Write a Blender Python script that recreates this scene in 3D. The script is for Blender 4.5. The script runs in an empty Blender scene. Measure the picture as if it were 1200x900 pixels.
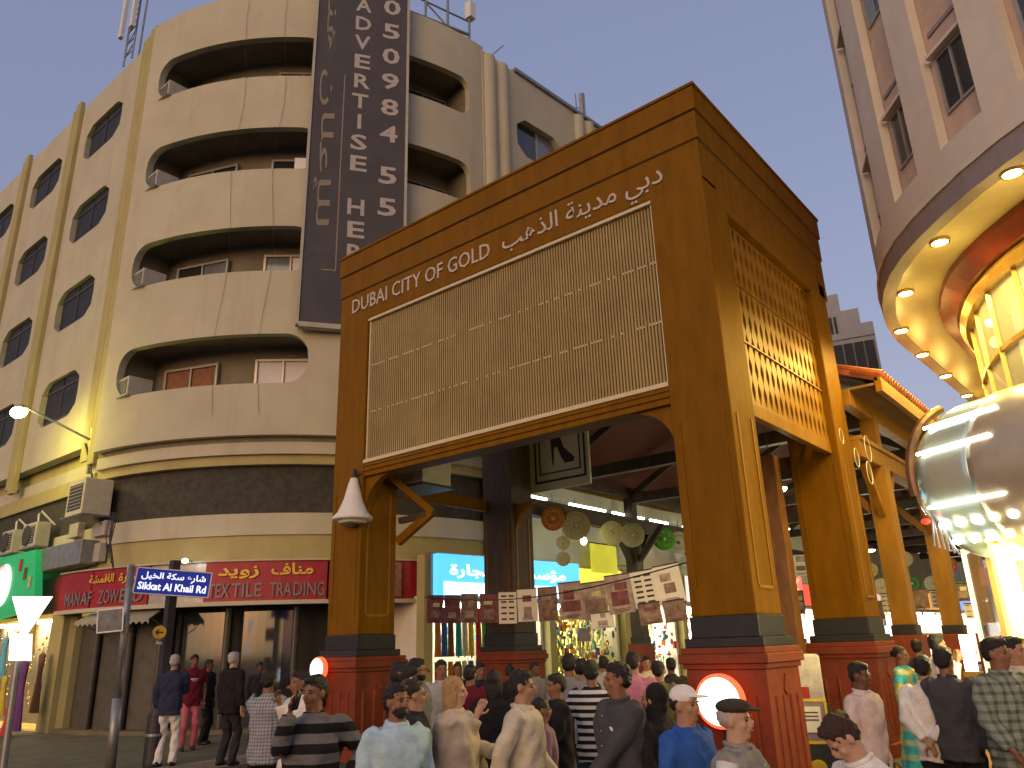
import bpy, bmesh, math, random, unicodedata
from mathutils import Vector, Matrix, noise as mnoise
import numpy as np
random.seed(7)
R_ = math.radians
scene = bpy.context.scene
COL = scene.collection

# ------------------------------------------------------------------ camera
F_PX, PITCH, ROLL, YAW = 909.25, .3273, -.031, -.6829
CAM = Vector((4.265, -10.14, 1.9))
fw = Vector((math.sin(YAW)*math.cos(PITCH), math.cos(YAW)*math.cos(PITCH), math.sin(PITCH)))
rt0 = Vector((math.cos(YAW), -math.sin(YAW), 0)); up0 = rt0.cross(fw)
RT = rt0*math.cos(ROLL) + up0*math.sin(ROLL)
UP = up0*math.cos(ROLL) - rt0*math.sin(ROLL)
cam_d = bpy.data.cameras.new('camera'); cam = bpy.data.objects.new('camera', cam_d); COL.objects.link(cam)
m = Matrix.Identity(4)
for i in range(3):
    m[i][0], m[i][1], m[i][2], m[i][3] = RT[i], UP[i], -fw[i], CAM[i]
cam.matrix_world = m
cam_d.sensor_width = 36; cam_d.lens = F_PX/1200*36; cam_d.clip_start = .1; cam_d.clip_end = 3000
scene.camera = cam

# ------------------------------------------------------------------ sky, sun, exposure
SUN_EL, SUN_AZ = R_(14), R_(165)      # the last glow of the west, behind the photographer (azimuth from +Y towards +X)
world = bpy.data.worlds.new('World'); scene.world = world; world.use_nodes = True
nt = world.node_tree; nt.nodes.clear()
sky = nt.nodes.new('ShaderNodeTexSky'); sky.sky_type = 'NISHITA'; sky.sun_disc = False
sky.sun_elevation = SUN_EL; sky.sun_rotation = SUN_AZ; sky.air_density = 1.5; sky.dust_density = 3; sky.ozone_density = 3.0
tint = nt.nodes.new('ShaderNodeMix'); tint.data_type = 'RGBA'; tint.blend_type = 'MULTIPLY'      # dusk: redder than the clear noon-blue of the model
tint.inputs[0].default_value = 1; tint.inputs[7].default_value = (1.5, .98, .98, 1)
hazy = nt.nodes.new('ShaderNodeMix'); hazy.data_type = 'RGBA'; hazy.inputs[0].default_value = .5; hazy.inputs[7].default_value = (2.08, 2.42, 3.75, 1)
bg = nt.nodes.new('ShaderNodeBackground'); bg.inputs[1].default_value = .15
wo = nt.nodes.new('ShaderNodeOutputWorld')
nt.links.new(sky.outputs[0], tint.inputs[6]); nt.links.new(tint.outputs[2], hazy.inputs[6]); nt.links.new(hazy.outputs[2], bg.inputs[0]); nt.links.new(bg.outputs[0], wo.inputs[0])
sun_d = bpy.data.lights.new('sun', 'SUN'); sun_d.energy = .58; sun_d.angle = R_(50); sun_d.color = (1, .91, .37)
sun = bpy.data.objects.new('sun', sun_d); COL.objects.link(sun)
sdir = Vector((math.sin(SUN_AZ)*math.cos(SUN_EL), math.cos(SUN_AZ)*math.cos(SUN_EL), math.sin(SUN_EL)))
sun.rotation_euler = sdir.to_track_quat('Z', 'Y').to_euler(); sun.location = sdir*60
scene.view_settings.view_transform = 'Standard'; scene.view_settings.look = 'None'
scene.view_settings.exposure = 0; scene.view_settings.gamma = 1; scene.view_settings.use_curve_mapping = False
scene.render.engine = 'CYCLES'
scene.cycles.max_bounces = 4; scene.cycles.diffuse_bounces = 2; scene.cycles.glossy_bounces = 2
scene.cycles.transmission_bounces = 4; scene.cycles.sample_clamp_indirect = 4; scene.cycles.use_denoising = True
scene.cycles.caustics_reflective = False; scene.cycles.caustics_refractive = False

# ------------------------------------------------------------------ pixel helpers (used once to find where things stand)
def ray(px, py): return fw + RT*((px-600)/F_PX) - UP*((py-450)/F_PX)
def at_z(px, py, z): d = ray(px, py); return CAM + d*((z-CAM.z)/d.z)
def at_y(px, py, y): d = ray(px, py); return CAM + d*((y-CAM.y)/d.y)
def at_x(px, py, x): d = ray(px, py); return CAM + d*((x-CAM.x)/d.x)
def at_d(px, py, dist): d = ray(px, py); return CAM + d*(dist/math.hypot(d.x, d.y))

# ------------------------------------------------------------------ materials
MATS = {}
def mat(name, col, rough=.7, metal=0, var=.15, scale=6, bump=.0, bscale=60, emit=None, estr=0, stretch=None, spec=.4, alpha=None, dirt=0, dirt_col=(.05,.04,.03)):
    if name in MATS: return MATS[name]
    mt = bpy.data.materials.new(name); mt.use_nodes = True; MATS[name] = mt
    t = mt.node_tree; b = t.nodes['Principled BSDF']
    b.inputs['Roughness'].default_value = rough; b.inputs['Metallic'].default_value = metal
    b.inputs['Specular IOR Level'].default_value = spec
    b.inputs['Base Color'].default_value = (*col, 1)
    tc = t.nodes.new('ShaderNodeTexCoord'); mp = t.nodes.new('ShaderNodeMapping')
    geo = t.nodes.new('ShaderNodeNewGeometry')
    t.links.new(geo.outputs['Position'], mp.inputs[0])
    if stretch: mp.inputs['Scale'].default_value = stretch
    last = None
    if var > 0:
        n = t.nodes.new('ShaderNodeTexNoise'); n.inputs['Scale'].default_value = scale; n.inputs['Detail'].default_value = 5
        n.inputs['Roughness'].default_value = .65
        t.links.new(mp.outputs[0], n.inputs['Vector'])
        r = t.nodes.new('ShaderNodeValToRGB')
        r.color_ramp.elements[0].position = .3; r.color_ramp.elements[1].position = .72
        r.color_ramp.elements[0].color = (*[max(0, c*(1-var)) for c in col], 1)
        r.color_ramp.elements[1].color = (*[min(1, c*(1+var)) for c in col], 1)
        t.links.new(n.outputs['Fac'], r.inputs[0]); last = r.outputs[0]
    if dirt > 0:
        n2 = t.nodes.new('ShaderNodeTexNoise'); n2.inputs['Scale'].default_value = 1.0; n2.inputs['Detail'].default_value = 8; n2.inputs['Roughness'].default_value = .7
        mp2 = t.nodes.new('ShaderNodeMapping'); mp2.inputs['Scale'].default_value = (1.3, 1.3, .16)
        t.links.new(geo.outputs['Position'], mp2.inputs[0]); t.links.new(mp2.outputs[0], n2.inputs['Vector'])
        r2 = t.nodes.new('ShaderNodeValToRGB'); r2.color_ramp.elements[0].position = .52; r2.color_ramp.elements[1].position = .75
        r2.color_ramp.elements[0].color = (0,0,0,1); r2.color_ramp.elements[1].color = (dirt,)*3+(1,)
        t.links.new(n2.outputs['Fac'], r2.inputs[0])
        mx = t.nodes.new('ShaderNodeMix'); mx.data_type = 'RGBA'
        t.links.new(r2.outputs[0], mx.inputs[0])
        if last: t.links.new(last, mx.inputs[6])
        else: mx.inputs[6].default_value = (*col, 1)
        mx.inputs[7].default_value = (*dirt_col, 1); last = mx.outputs[2]
    if last: t.links.new(last, b.inputs['Base Color'])
    if bump > 0:
        nb = t.nodes.new('ShaderNodeTexNoise'); nb.inputs['Scale'].default_value = bscale; nb.inputs['Detail'].default_value = 4
        t.links.new(mp.outputs[0], nb.inputs['Vector'])
        bp = t.nodes.new('ShaderNodeBump'); bp.inputs['Strength'].default_value = bump; bp.inputs['Distance'].default_value = .02
        t.links.new(nb.outputs['Fac'], bp.inputs['Height']); t.links.new(bp.outputs[0], b.inputs['Normal'])
    if emit:
        b.inputs['Emission Color'].default_value = (*emit, 1); b.inputs['Emission Strength'].default_value = estr
    return mt

def glass_mat(name, col, rough=.06):
    if name in MATS: return MATS[name]
    mt = mat(name, col, rough=rough, var=.12, scale=1.5, spec=.9); return mt

M_WALL = mat('cream_paint', (.51,.485,.355), .85, var=.09, scale=.7, bump=.3, bscale=24, dirt=.5, dirt_col=(.36,.31,.225))
M_PIL = mat('ochre_paint', (.42,.37,.16), .85, var=.1, scale=1.2, bump=.2, bscale=30, dirt=.35, dirt_col=(.28,.2,.11))
M_RECESS = mat('shaded_cream_paint', (.22,.20,.14), .9, var=.18, scale=1.5, bump=.2, bscale=25, dirt=.4, dirt_col=(.14,.11,.08))  # cream wall paint with the recess shade put into its colour
M_BAND = mat('dark_grille', (.06,.055,.045), .85, var=.35, scale=5, bump=.5, bscale=80)
M_FRAME = mat('window_aluminium', (.42,.40,.36), .4, .6, var=.1)
M_DFRAME = mat('dark_aluminium', (.08,.075,.065), .45, .4, var=.15)
M_GLASS = glass_mat('dark_glass', (.035,.04,.045))
M_GLASS2 = glass_mat('grey_glass', (.18,.2,.22), .12)
M_CURT = mat('white_curtain', (.78,.78,.78), .9, var=.06, scale=5)
M_BROWNW = mat('brown_shutter', (.26,.12,.06), .7, var=.25, scale=7)
M_AC = mat('ac_enamel', (.46,.44,.37), .55, var=.12, scale=5, dirt=.4, dirt_col=(.2,.17,.12))
M_ACD = mat('ac_grille', (.05,.05,.045), .6, var=.2)
M_ADV = mat('advert_board', (.07,.066,.068), .6, var=.15, scale=1.3, dirt=.25, dirt_col=(.13,.12,.13))
M_ADVT = mat('advert_letter', (.46,.43,.40), .7, var=.1)
M_ADVA = mat('advert_arabic', (.27,.235,.18), .7, var=.1)
M_METAL = mat('galvanised_steel', (.30,.30,.29), .45, .7, var=.2)
M_DARKM = mat('dark_steel', (.05,.05,.052), .5, .5, var=.2)
M_ROOFD = mat('roof_deck', (.2,.17,.13), .9, var=.2)
M_WHITE = mat('white_plastic', (.75,.74,.68), .45, var=.06)
M_REDS = mat('red_fascia', (.34,.018,.03), .5, var=.2, scale=3, dirt=.3, dirt_col=(.1,.02,.02))
M_YELT = mat('yellow_letter', (.75,.48,.05), .45, var=.1)
M_GREYT = mat('grey_letter', (.22,.18,.19), .5, var=.15)
M_AWN = mat('awning_canvas', (.32,.29,.22), .9, var=.2, scale=4, dirt=.4, dirt_col=(.15,.13,.1))
M_SHUT = mat('roller_shutter', (.10,.095,.075), .6, .2, var=.25, scale=4, dirt=.4, dirt_col=(.04,.035,.03))
M_DARK = mat('dark_interior', (.03,.027,.022), .8, var=.2)

# ------------------------------------------------------------------ mesh helpers
class MB:
    def __init__(s): s.v = []; s.f = []; s.m = []
    def add(s, vs, fs, mi=0):
        o = len(s.v); s.v += [tuple(v) for v in vs]; s.f += [tuple(i+o for i in f) for f in fs]; s.m += [mi]*len(fs); return s
    def box(s, x0, x1, y0, y1, z0, z1, mi=0):
        return s.add([(x0,y0,z0),(x1,y0,z0),(x1,y1,z0),(x0,y1,z0),(x0,y0,z1),(x1,y0,z1),(x1,y1,z1),(x0,y1,z1)],
                     [(0,3,2,1),(4,5,6,7),(0,1,5,4),(1,2,6,5),(2,3,7,6),(3,0,4,7)], mi)
    def obox(s, o, ax, ay, az, mi=0):     # box centred at o with half axes
        o, ax, ay, az = map(Vector, (o, ax, ay, az))
        vs = [o+ax*a+ay*b+az*c for c in (-1,1) for a,b in ((-1,-1),(1,-1),(1,1),(-1,1))]
        return s.add(vs, [(0,3,2,1),(4,5,6,7),(0,1,5,4),(1,2,6,5),(2,3,7,6),(3,0,4,7)], mi)
    def bar(s, a, b, w, h=None, mi=0, up=(0,0,1)):
        a, b = Vector(a), Vector(b); d = (b-a); l = d.length; d.normalize(); h = h or w
        u = Vector(up); sd = d.cross(u)
        if sd.length < 1e-4: sd = d.cross(Vector((1,0,0)))
        sd.normalize(); u = sd.cross(d)
        return s.obox((a+b)/2, d*(l/2), sd*(w/2), u*(h/2), mi)
    def prism(s, poly, d, mi=0):          # poly: 3D points in order, extruded by vector d
        n = len(poly); p = [Vector(q) for q in poly]; d = Vector(d)
        s.add(p+[q+d for q in p], [tuple(range(n-1,-1,-1)), tuple(range(n,2*n))]+[(i,(i+1)%n,(i+1)%n+n,i+n) for i in range(n)], mi); return s
    def tube(s, pts, rad, seg=8, mi=0, flat=None, caps=True):
        pts = [Vector(p) for p in pts]; n = len(pts)
        if not hasattr(rad, '__len__'): rad = [rad]*n
        vs = []; ref = None
        for i, p in enumerate(pts):
            d = (pts[min(i+1,n-1)]-pts[max(i-1,0)]).normalized()
            if ref is None:
                ref = d.orthogonal().normalized()
            ref = (ref - d*ref.dot(d)).normalized(); bi = d.cross(ref)
            for k in range(seg):
                a = 2*math.pi*k/seg
                vs.append(p + (ref*math.cos(a) + bi*math.sin(a))*rad[i])
        fs = [(i*seg+k, i*seg+(k+1)%seg, (i+1)*seg+(k+1)%seg, (i+1)*seg+k) for i in range(n-1) for k in range(seg)]
        if caps: fs += [tuple(range(seg-1,-1,-1)), tuple(range((n-1)*seg, n*seg))]
        return s.add(vs, fs, mi)
    def lathe(s, prof, seg=24, o=(0,0,0), ax=(0,0,1), mi=0, caps=True):     # prof: (r, h)
        ax = Vector(ax).normalized(); o = Vector(o); e1 = ax.orthogonal().normalized(); e2 = ax.cross(e1)
        vs = [o+ax*h+(e1*math.cos(2*math.pi*k/seg)+e2*math.sin(2*math.pi*k/seg))*r for r,h in prof for k in range(seg)]
        n = len(prof)
        fs = [(i*seg+k, i*seg+(k+1)%seg, (i+1)*seg+(k+1)%seg, (i+1)*seg+k) for i in range(n-1) for k in range(seg)]
        if caps: fs += [tuple(range(seg-1,-1,-1)), tuple(range((n-1)*seg, n*seg))]
        return s.add(vs, fs, mi)
    def ell(s, c, r, seg=12, rings=8, mi=0, rot=None):
        c = Vector(c); vs = []; fs = []
        for i in range(rings+1):
            t = math.pi*i/rings
            for k in range(seg):
                a = 2*math.pi*k/seg
                p = Vector((r[0]*math.sin(t)*math.cos(a), r[1]*math.sin(t)*math.sin(a), r[2]*math.cos(t)))
                if rot: p = rot @ p
                vs.append(c+p)
        fs = [(i*seg+k, (i+1)*seg+k, (i+1)*seg+(k+1)%seg, i*seg+(k+1)%seg) for i in range(rings) for k in range(seg)]
        return s.add(vs, fs, mi)
    def mesh(s, name, mats, center=True):
        me = bpy.data.meshes.new(name)
        v = np.array(s.v); c = (v.min(0)+v.max(0))/2 if center else np.zeros(3)
        me.from_pydata((v-c).tolist(), [], s.f)
        for mt in (mats if isinstance(mats, (list, tuple)) else [mats]): me.materials.append(mt)
        if any(s.m): me.polygons.foreach_set('material_index', s.m)
        me.update(); return me, Vector(c)
    def build(s, name, mats, parent=None, smooth=False, bevel=0):
        me, c = s.mesh(name, mats)
        if smooth: me.polygons.foreach_set('use_smooth', [True]*len(me.polygons))
        o = bpy.data.objects.new(name, me); COL.objects.link(o); o.location = c
        if bevel:
            bv = o.modifiers.new('bevel', 'BEVEL'); bv.width = bevel; bv.segments = 2; bv.limit_method = 'ANGLE'
        if parent: adopt(o, parent)
        return o
def world_of(o):
    return world_of(o.parent) @ o.matrix_parent_inverse @ o.matrix_basis if o.parent else o.matrix_basis.copy()
def adopt(o, parent):
    o.parent = parent; o.matrix_parent_inverse = world_of(parent).inverted()
def link_copy(me, name, loc, parent, rot=None):
    o = bpy.data.objects.new(name, me); COL.objects.link(o); o.location = loc
    if rot: o.rotation_euler = rot
    adopt(o, parent); return o
def tag(o, label, cat, group=None, kind=None):
    if label: o['label'] = label
    if cat: o['category'] = cat
    if group: o['group'] = group
    if kind: o['kind'] = kind
    return o
def thing(name, label, cat, loc=(0,0,0), rz=0, group=None):
    o = bpy.data.objects.new(name, None); COL.objects.link(o); o.location = loc; o.rotation_euler = (0,0,rz)
    o.empty_display_size = .2
    return tag(o, label, cat, group)
def copy_tree(o, parent=None):
    c = o.copy(); COL.objects.link(c); c.parent = parent
    for ch in [x for x in COL.objects if x.parent == o]: copy_tree(ch, c)
    return c

# ------------------------------------------------------------------ lettering
def shape_arabic(s):
    def forms(c):
        if unicodedata.category(c) != 'Lo': return None
        n = unicodedata.name(c); d = {}
        for f in ('ISOLATED','FINAL','INITIAL','MEDIAL'):
            try: d[f] = unicodedata.lookup(n+' '+f+' FORM')
            except KeyError: pass
        return d
    Fm = [forms(c) for c in s]; out = []
    for i, c in enumerate(s):
        d = Fm[i]
        if not d: out.append(c); continue
        pj = i > 0 and Fm[i-1] and 'INITIAL' in Fm[i-1]
        nj = i < len(s)-1 and Fm[i+1] and 'FINAL' in Fm[i+1] and 'INITIAL' in d
        out.append(d.get('MEDIAL' if pj and nj else 'FINAL' if pj else 'INITIAL' if nj else 'ISOLATED', c))
    return ''.join(reversed(out))
def text(body, mt, O, X, U, height, parent, name='lettering', width=None, bold=.0, depth=.01, align='LEFT', res=2):
    """flat lettering at O, running along X with its top towards U; capital height = height"""
    cu = bpy.data.curves.new('text', 'FONT'); cu.body = body; cu.resolution_u = res; cu.align_x = align; cu.offset = bold; cu.size = 1
    ob = bpy.data.objects.new('text', cu); COL.objects.link(ob)
    me = bpy.data.meshes.new_from_object(ob.evaluated_get(bpy.context.evaluated_depsgraph_get()))
    COL.objects.unlink(ob); bpy.data.objects.remove(ob); bpy.data.curves.remove(cu)
    n = len(me.vertices); co = np.zeros(n*3); me.vertices.foreach_get('co', co); co = co.reshape(-1,3)
    par = list(range(n))
    def find(a):
        while par[a] != a: par[a] = par[par[a]]; a = par[a]
        return a
    for e in me.edges:
        a, b = find(e.vertices[0]), find(e.vertices[1])
        if a != b: par[a] = b
    ids = {}; z = np.array([ids.setdefault(find(i), len(ids)) for i in range(n)])
    s = height/.70
    w = (co[:,0].max()-co[:,0].min()); sx = s if not width else width/w
    if width and align == 'LEFT': co[:,0] -= co[:,0].min()
    X = Vector(X).normalized(); U = Vector(U).normalized(); N = X.cross(U)
    O = Vector(O)
    faces = [tuple(p.vertices) for p in me.polygons]
    bpy.data.meshes.remove(me)
    mb = MB()
    vs = [O + X*float(co[i,0]*sx) + U*float(co[i,1]*s) + N*(depth + .0006*int(z[i] % 5)) for i in range(n)]
    mb.add(vs, faces)
    # side skirts give the letters thickness
    cnt = {}
    for f in faces:
        for i in range(len(f)):
            k = (f[i], f[(i+1) % len(f)]); cnt[k] = cnt.get(k, 0)+1
    be = [k for k in cnt if (k[1],k[0]) not in cnt]
    vs2 = []; fs2 = []
    for a, b in be:
        o = len(vs2); vs2 += [vs[a], vs[b], vs[b]-N*depth, vs[a]-N*depth]; fs2.append((o+1,o,o+3,o+2))
    mb.add(vs2, fs2)
    return mb.build(name, mt, parent)

# ------------------------------------------------------------------ wall with openings along a plan path
def path_wall(mb, pts, nrm, thick, z0, z1, openings, mi=0):
    """pts: outer plan points, nrm: outward normals, openings: for every storey a list over pts of (zb, zt) or None"""
    n = len(pts)
    def P(i, z, inner): return (pts[i][0]-nrm[i][0]*thick*inner, pts[i][1]-nrm[i][1]*thick*inner, z)
    rows = []          # per column: list of (lo, hi) solid spans
    for i in range(n):
        zs = [z0]
        for op in openings:
            b, t = op[i]; zs += [b, t]
        zs.append(z1); rows.append(zs)
    for i in range(n-1):
        a, b = rows[i], rows[i+1]
        for k in range(0, len(a), 2):
            la, ha, lb, hb = a[k], a[k+1], b[k], b[k+1]
            mb.add([P(i,la,0),P(i+1,lb,0),P(i+1,hb,0),P(i,ha,0)], [(0,1,2,3)], mi)
            mb.add([P(i,la,1),P(i+1,lb,1),P(i+1,hb,1),P(i,ha,1)], [(3,2,1,0)], mi)
            if k > 0 and (la-a[k-1] > 1e-4 or lb-b[k-1] > 1e-4):       # top of the solid below an opening
                pass
        for k in range(1, len(a)-1, 2):
            if a[k+1]-a[k] > 1e-4 or b[k+1]-b[k] > 1e-4:
                mb.add([P(i,a[k],0),P(i+1,b[k],0),P(i+1,b[k],1),P(i,a[k],1)], [(0,1,2,3)], mi)
                mb.add([P(i,a[k+1],0),P(i+1,b[k+1],0),P(i+1,b[k+1],1),P(i,a[k+1],1)], [(3,2,1,0)], mi)
    mb.add([P(i,z1,0) for i in range(n)]+[P(i,z1,1) for i in range(n)], [(i,i+1,n+i+1,n+i) for i in range(n-1)], mi)
    mb.add([P(i,z0,0) for i in range(n)]+[P(i,z0,1) for i in range(n)], [(n+i,n+i+1,i+1,i) for i in range(n-1)], mi)
    for i in (0, n-1): mb.add([P(i,z0,0),P(i,z1,0),P(i,z1,1),P(i,z0,1)], [(0,1,2,3)], mi)
def opening(ss, s0, s1, zb, zt, r, chamf=False, rv=None):
    """rounded opening profile sampled at ss"""
    out = []; mid = (zb+zt)/2
    for s in ss:
        if s <= s0+1e-6 or s >= s1-1e-6: out.append((mid, mid)); continue
        d = min(s-s0, s1-s)
        if d >= r: out.append((zb, zt))
        else:
            h = (zt-zb)/2; rr = rv or min(r, h)
            k = (d/r if chamf else math.sqrt(max(0, 1-(1-d/r)**2)))
            ext = (h-rr) + rr*k
            out.append((mid-ext, mid+ext))
    return out
# ================================================================== SETTING
M_ASPH = mat('street_paving', (.075,.068,.06), .85, var=.3, scale=3, bump=.3, bscale=90, dirt=.4, dirt_col=(.04,.035,.03))
M_PAVE = mat('pavement', (.16,.14,.085), .85, var=.25, scale=2.5, bump=.3, bscale=70, dirt=.5, dirt_col=(.07,.06,.05))
M_KERB = mat('kerb_stone', (.3,.28,.24), .8, var=.2, scale=5, bump=.3)
M_TAN = mat('tan_paving', (.36,.22,.11), .7, var=.2, scale=4, bump=.2)
g = MB().add([(-900,-900,0),(900,-900,0),(900,900,0),(-900,900,0)], [(0,1,2,3)])
tag(g.build('ground', M_ASPH), None, None, kind='structure')
g = MB(); g.prism([(-60,-6.5,0),(-9.9,-6.5,0),(-9.9,60,0),(-60,60,0)], (0,0,.12))
tag(g.build('pavement', M_PAVE), None, None, kind='structure')
g = MB(); g.box(-60,-9.75,-6.66,-6.5,-.02,.13); g.box(-9.9,-9.75,-6.5,60,-.02,.13)
tag(g.build('kerb', M_KERB), None, None, kind='structure')
kp = [(.55,60),(.55,8.6),(.85,7.0),(1.3,5.4),(1.45,2.0),(2.4,-.2),(4,-1.6),(40,-4)]
g = MB(); g.prism([(x,y,0) for x,y in kp]+[(40,60,0)], (0,0,.14))
tag(g.build('pavement_right', M_TAN), None, None, kind='structure')
g = MB()
for a, b in zip(kp, kp[1:]): g.bar((a[0]-.06,a[1]-.06,.075),(b[0]-.06,b[1]-.06,.075), .14, .15)
tag(g.build('kerb_right', M_KERB), None, None, kind='structure')

# ================================================================== LEFT APARTMENT BUILDING
BC = (-19.5, 7.75); BR = 9.0
bld = thing('apartment_building', 'cream five-storey apartment building with curved balcony corner on the left', 'building', (-19.5, 4, .12))
def arc(th, r=BR): return (BC[0]+r*math.cos(th), BC[1]+r*math.sin(th))
PT = [8.9, 12.3, 15.7, 19.1]      # parapet tops
OT = [10.35, 13.75, 17.18, 20.62]     # opening tops
ROOF = 22.45
# --- curved bay
def samples(breaks, n=90):
    a, b = breaks[0], breaks[-1]; s = set(round(a+(b-a)*i/n, 5) for i in range(n+1))
    for x in breaks[1:-1]:
        for e in (0, .03, .1, .2, .32, .46, .62, .8): s.add(round(x+e, 5)); s.add(round(x-e, 5))
    return sorted(v for v in s if a <= v <= b)
T0, T1 = R_(-83), R_(-5)
S = lambda th: th*BR
o1 = (S(R_(-78.6)), S(R_(-41.0))); o2 = (S(R_(-27)), S(R_(-9.2)))
ss = samples([S(T0), *o1, *o2, S(T1)])
pts = [arc(s/BR) for s in ss]; nr = [(math.cos(s/BR), math.sin(s/BR)) for s in ss]
ops = []
for k in range(4):
    a = opening(ss, *o1, PT[k], OT[k], .62); b = opening(ss, *o2, PT[k], OT[k], .45)
    ops.append([x if x[1]-x[0] > 1e-6 else y for x, y in zip(a, b)])
mb = MB(); path_wall(mb, pts, nr, .22, 7.45, ROOF, ops); mb.build('curved_wall', M_WALL, bld)
# ledge under the bay, mezzanine band, beam
def ring(name, r0, r1, z0, z1, mt, t0=T0, t1=T1, n=48, parent=bld):
    mb = MB(); vs = []; 
    for i in range(n+1):
        t = t0+(t1-t0)*i/n
        for r, z in ((r0,z0),(r1,z0),(r1,z1),(r0,z1)): x, y = arc(t, r); vs.append((x,y,z))
    fs = [(i*4+k, i*4+(k+1)%4, i*4+4+(k+1)%4, i*4+4+k) for i in range(n) for k in range(4)] + [(0,1,2,3), (n*4+3,n*4+2,n*4+1,n*4)]
    return mb.add(vs, fs).build(name, mt, parent)
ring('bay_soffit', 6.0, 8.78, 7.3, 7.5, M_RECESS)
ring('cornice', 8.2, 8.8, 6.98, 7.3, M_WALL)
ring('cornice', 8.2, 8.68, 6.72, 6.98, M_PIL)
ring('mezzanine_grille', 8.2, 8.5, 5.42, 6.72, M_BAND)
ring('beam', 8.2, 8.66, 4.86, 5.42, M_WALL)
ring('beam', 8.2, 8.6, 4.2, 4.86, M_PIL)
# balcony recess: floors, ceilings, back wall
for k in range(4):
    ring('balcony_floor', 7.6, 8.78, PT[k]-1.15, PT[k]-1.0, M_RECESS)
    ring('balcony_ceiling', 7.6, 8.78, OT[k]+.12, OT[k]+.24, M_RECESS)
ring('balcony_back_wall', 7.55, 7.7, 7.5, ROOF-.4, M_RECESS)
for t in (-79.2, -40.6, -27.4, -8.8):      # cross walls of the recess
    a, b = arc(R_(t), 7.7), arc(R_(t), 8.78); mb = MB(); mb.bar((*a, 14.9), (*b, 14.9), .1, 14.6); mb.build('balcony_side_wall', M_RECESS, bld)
# bay windows in the back wall
def bay_window(t0, t1, z0, z1, glass, glass2, r=7.7, mull=1):
    t = R_((t0+t1)/2); n = Vector((math.cos(t), math.sin(t), 0)); x = Vector((-math.sin(t), math.cos(t), 0))
    c = Vector((*arc(t, r+.05), (z0+z1)/2)); w = 2*(r)*math.sin(R_(abs(t1-t0))/2); h = z1-z0
    fr = MB()
    for sx in (-1, 1): fr.obox(c+x*sx*(w/2-.035), x*.035, n*.05, Vector((0,0,h/2)))
    for sz in (-1, 1): fr.obox(c+Vector((0,0,sz*(h/2-.035))), x*(w/2-.07), n*.05, Vector((0,0,.035)))
    for i in range(mull): fr.obox(c+x*(-w/2+w*(i+1)/(mull+1)), x*.025, n*.045, Vector((0,0,h/2-.07)))
    o = fr.build('window', M_FRAME, bld)
    for i in range(mull+1):
        ww = w/(mull+1); p = MB(); p.obox(c+x*(-w/2+ww*(i+.5))-n*.02, x*(ww/2-.03), n*.006, Vector((0,0,h/2-.05)))
        p.build('pane', glass if i % 2 == 0 else glass2, o)
WG = [[(M_BROWNW,M_BROWNW),(M_CURT,M_CURT),(M_GLASS,M_GLASS)], [(M_GLASS,M_GLASS2),(M_GLASS2,M_CURT),(M_GLASS,M_GLASS2)],
      [(M_GLASS2,M_GLASS),(M_GLASS,M_GLASS2),(M_GLASS,M_GLASS)], [(M_GLASS,M_GLASS2),(M_GLASS,M_GLASS),(M_GLASS,M_GLASS)]]
for k in range(4):
    bay_window(-75, -61, PT[k]-.1, PT[k]+1.12, *WG[k][0])
    bay_window(-53, -41, PT[k]-.1, PT[k]+1.15, *WG[k][1])
    bay_window(-24, -10, PT[k]-.2, PT[k]+(1.25 if k == 3 else 1.0), *WG[k][2])
# --- left wing (runs along -X)
WY = -.9; WX0 = -18.35; WX1 = -47
wcs = [-22.35, -27.5, -32.5, -37.5, -42.5]
brk = []
for c in wcs: brk += [c-1.5, c+1.5]
ss = samples([WX1, *sorted(brk), WX0], 60)
pts = [(s, WY) for s in ss]; nr = [(0,-1)]*len(ss)
rowz = [10.0, 13.4, 16.85, 20.4]
ops = []
for z in rowz:
    row = [( z, z)]*len(ss)
    for c in wcs:
        o = opening(ss, c-1.5, c+1.5, z-.78, z+.78, .5, True, .34)
        row = [p if p[1]-p[0] > 1e-6 else q for p, q in zip(o, row)]
    ops.append(row)
mb = MB(); path_wall(mb, pts, nr, .35, 7.9, ROOF+.1, ops); mb.build('wing_wall', M_WALL, bld)
mb = MB(); mb.box(WX1, WX0, -.54, -.5, 7.9, ROOF); mb.build('wing_back_wall', M_DARK, bld)
M_DUSTY = mat('dusty_glass', (.03,.03,.03), .5, var=.3, scale=2, spec=.15)
for ci, c in enumerate(wcs[:3]):
    for ri, z in enumerate(rowz):
        f = MB()
        f.box(c-1.3,c+1.3,-.80,-.745,z-.7,z-.62); f.box(c-1.3,c+1.3,-.80,-.745,z+.4,z+.46); f.box(c-.03,c+.03,-.80,-.75,z-.72,z+.4)
        o = f.build('window', M_DFRAME, bld)
        for sx in (-1, 1):
            p = MB(); p.box(c+sx*.66-.62, c+sx*.66+.62, -.775,-.765, z-.78, z+.78); p.build('pane', M_DUSTY, o)
# pilasters of the wing
def pilaster(x, w, proj, z0=7.2, z1=ROOF+.35):
    mb = MB(); mb.box(x-w/2, x+w/2, WY-proj, WY+.001, z0, z1); mb.build('pilaster', M_PIL, bld, bevel=.02)
for x in (-18.75, -24.75, -29.9, -35, -40): pilaster(x, .42, .16)
for x in (-19.45, -25.25, -30.4, -35.5, -40.5): pilaster(x, .5, .07, z0=7.4)
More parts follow.
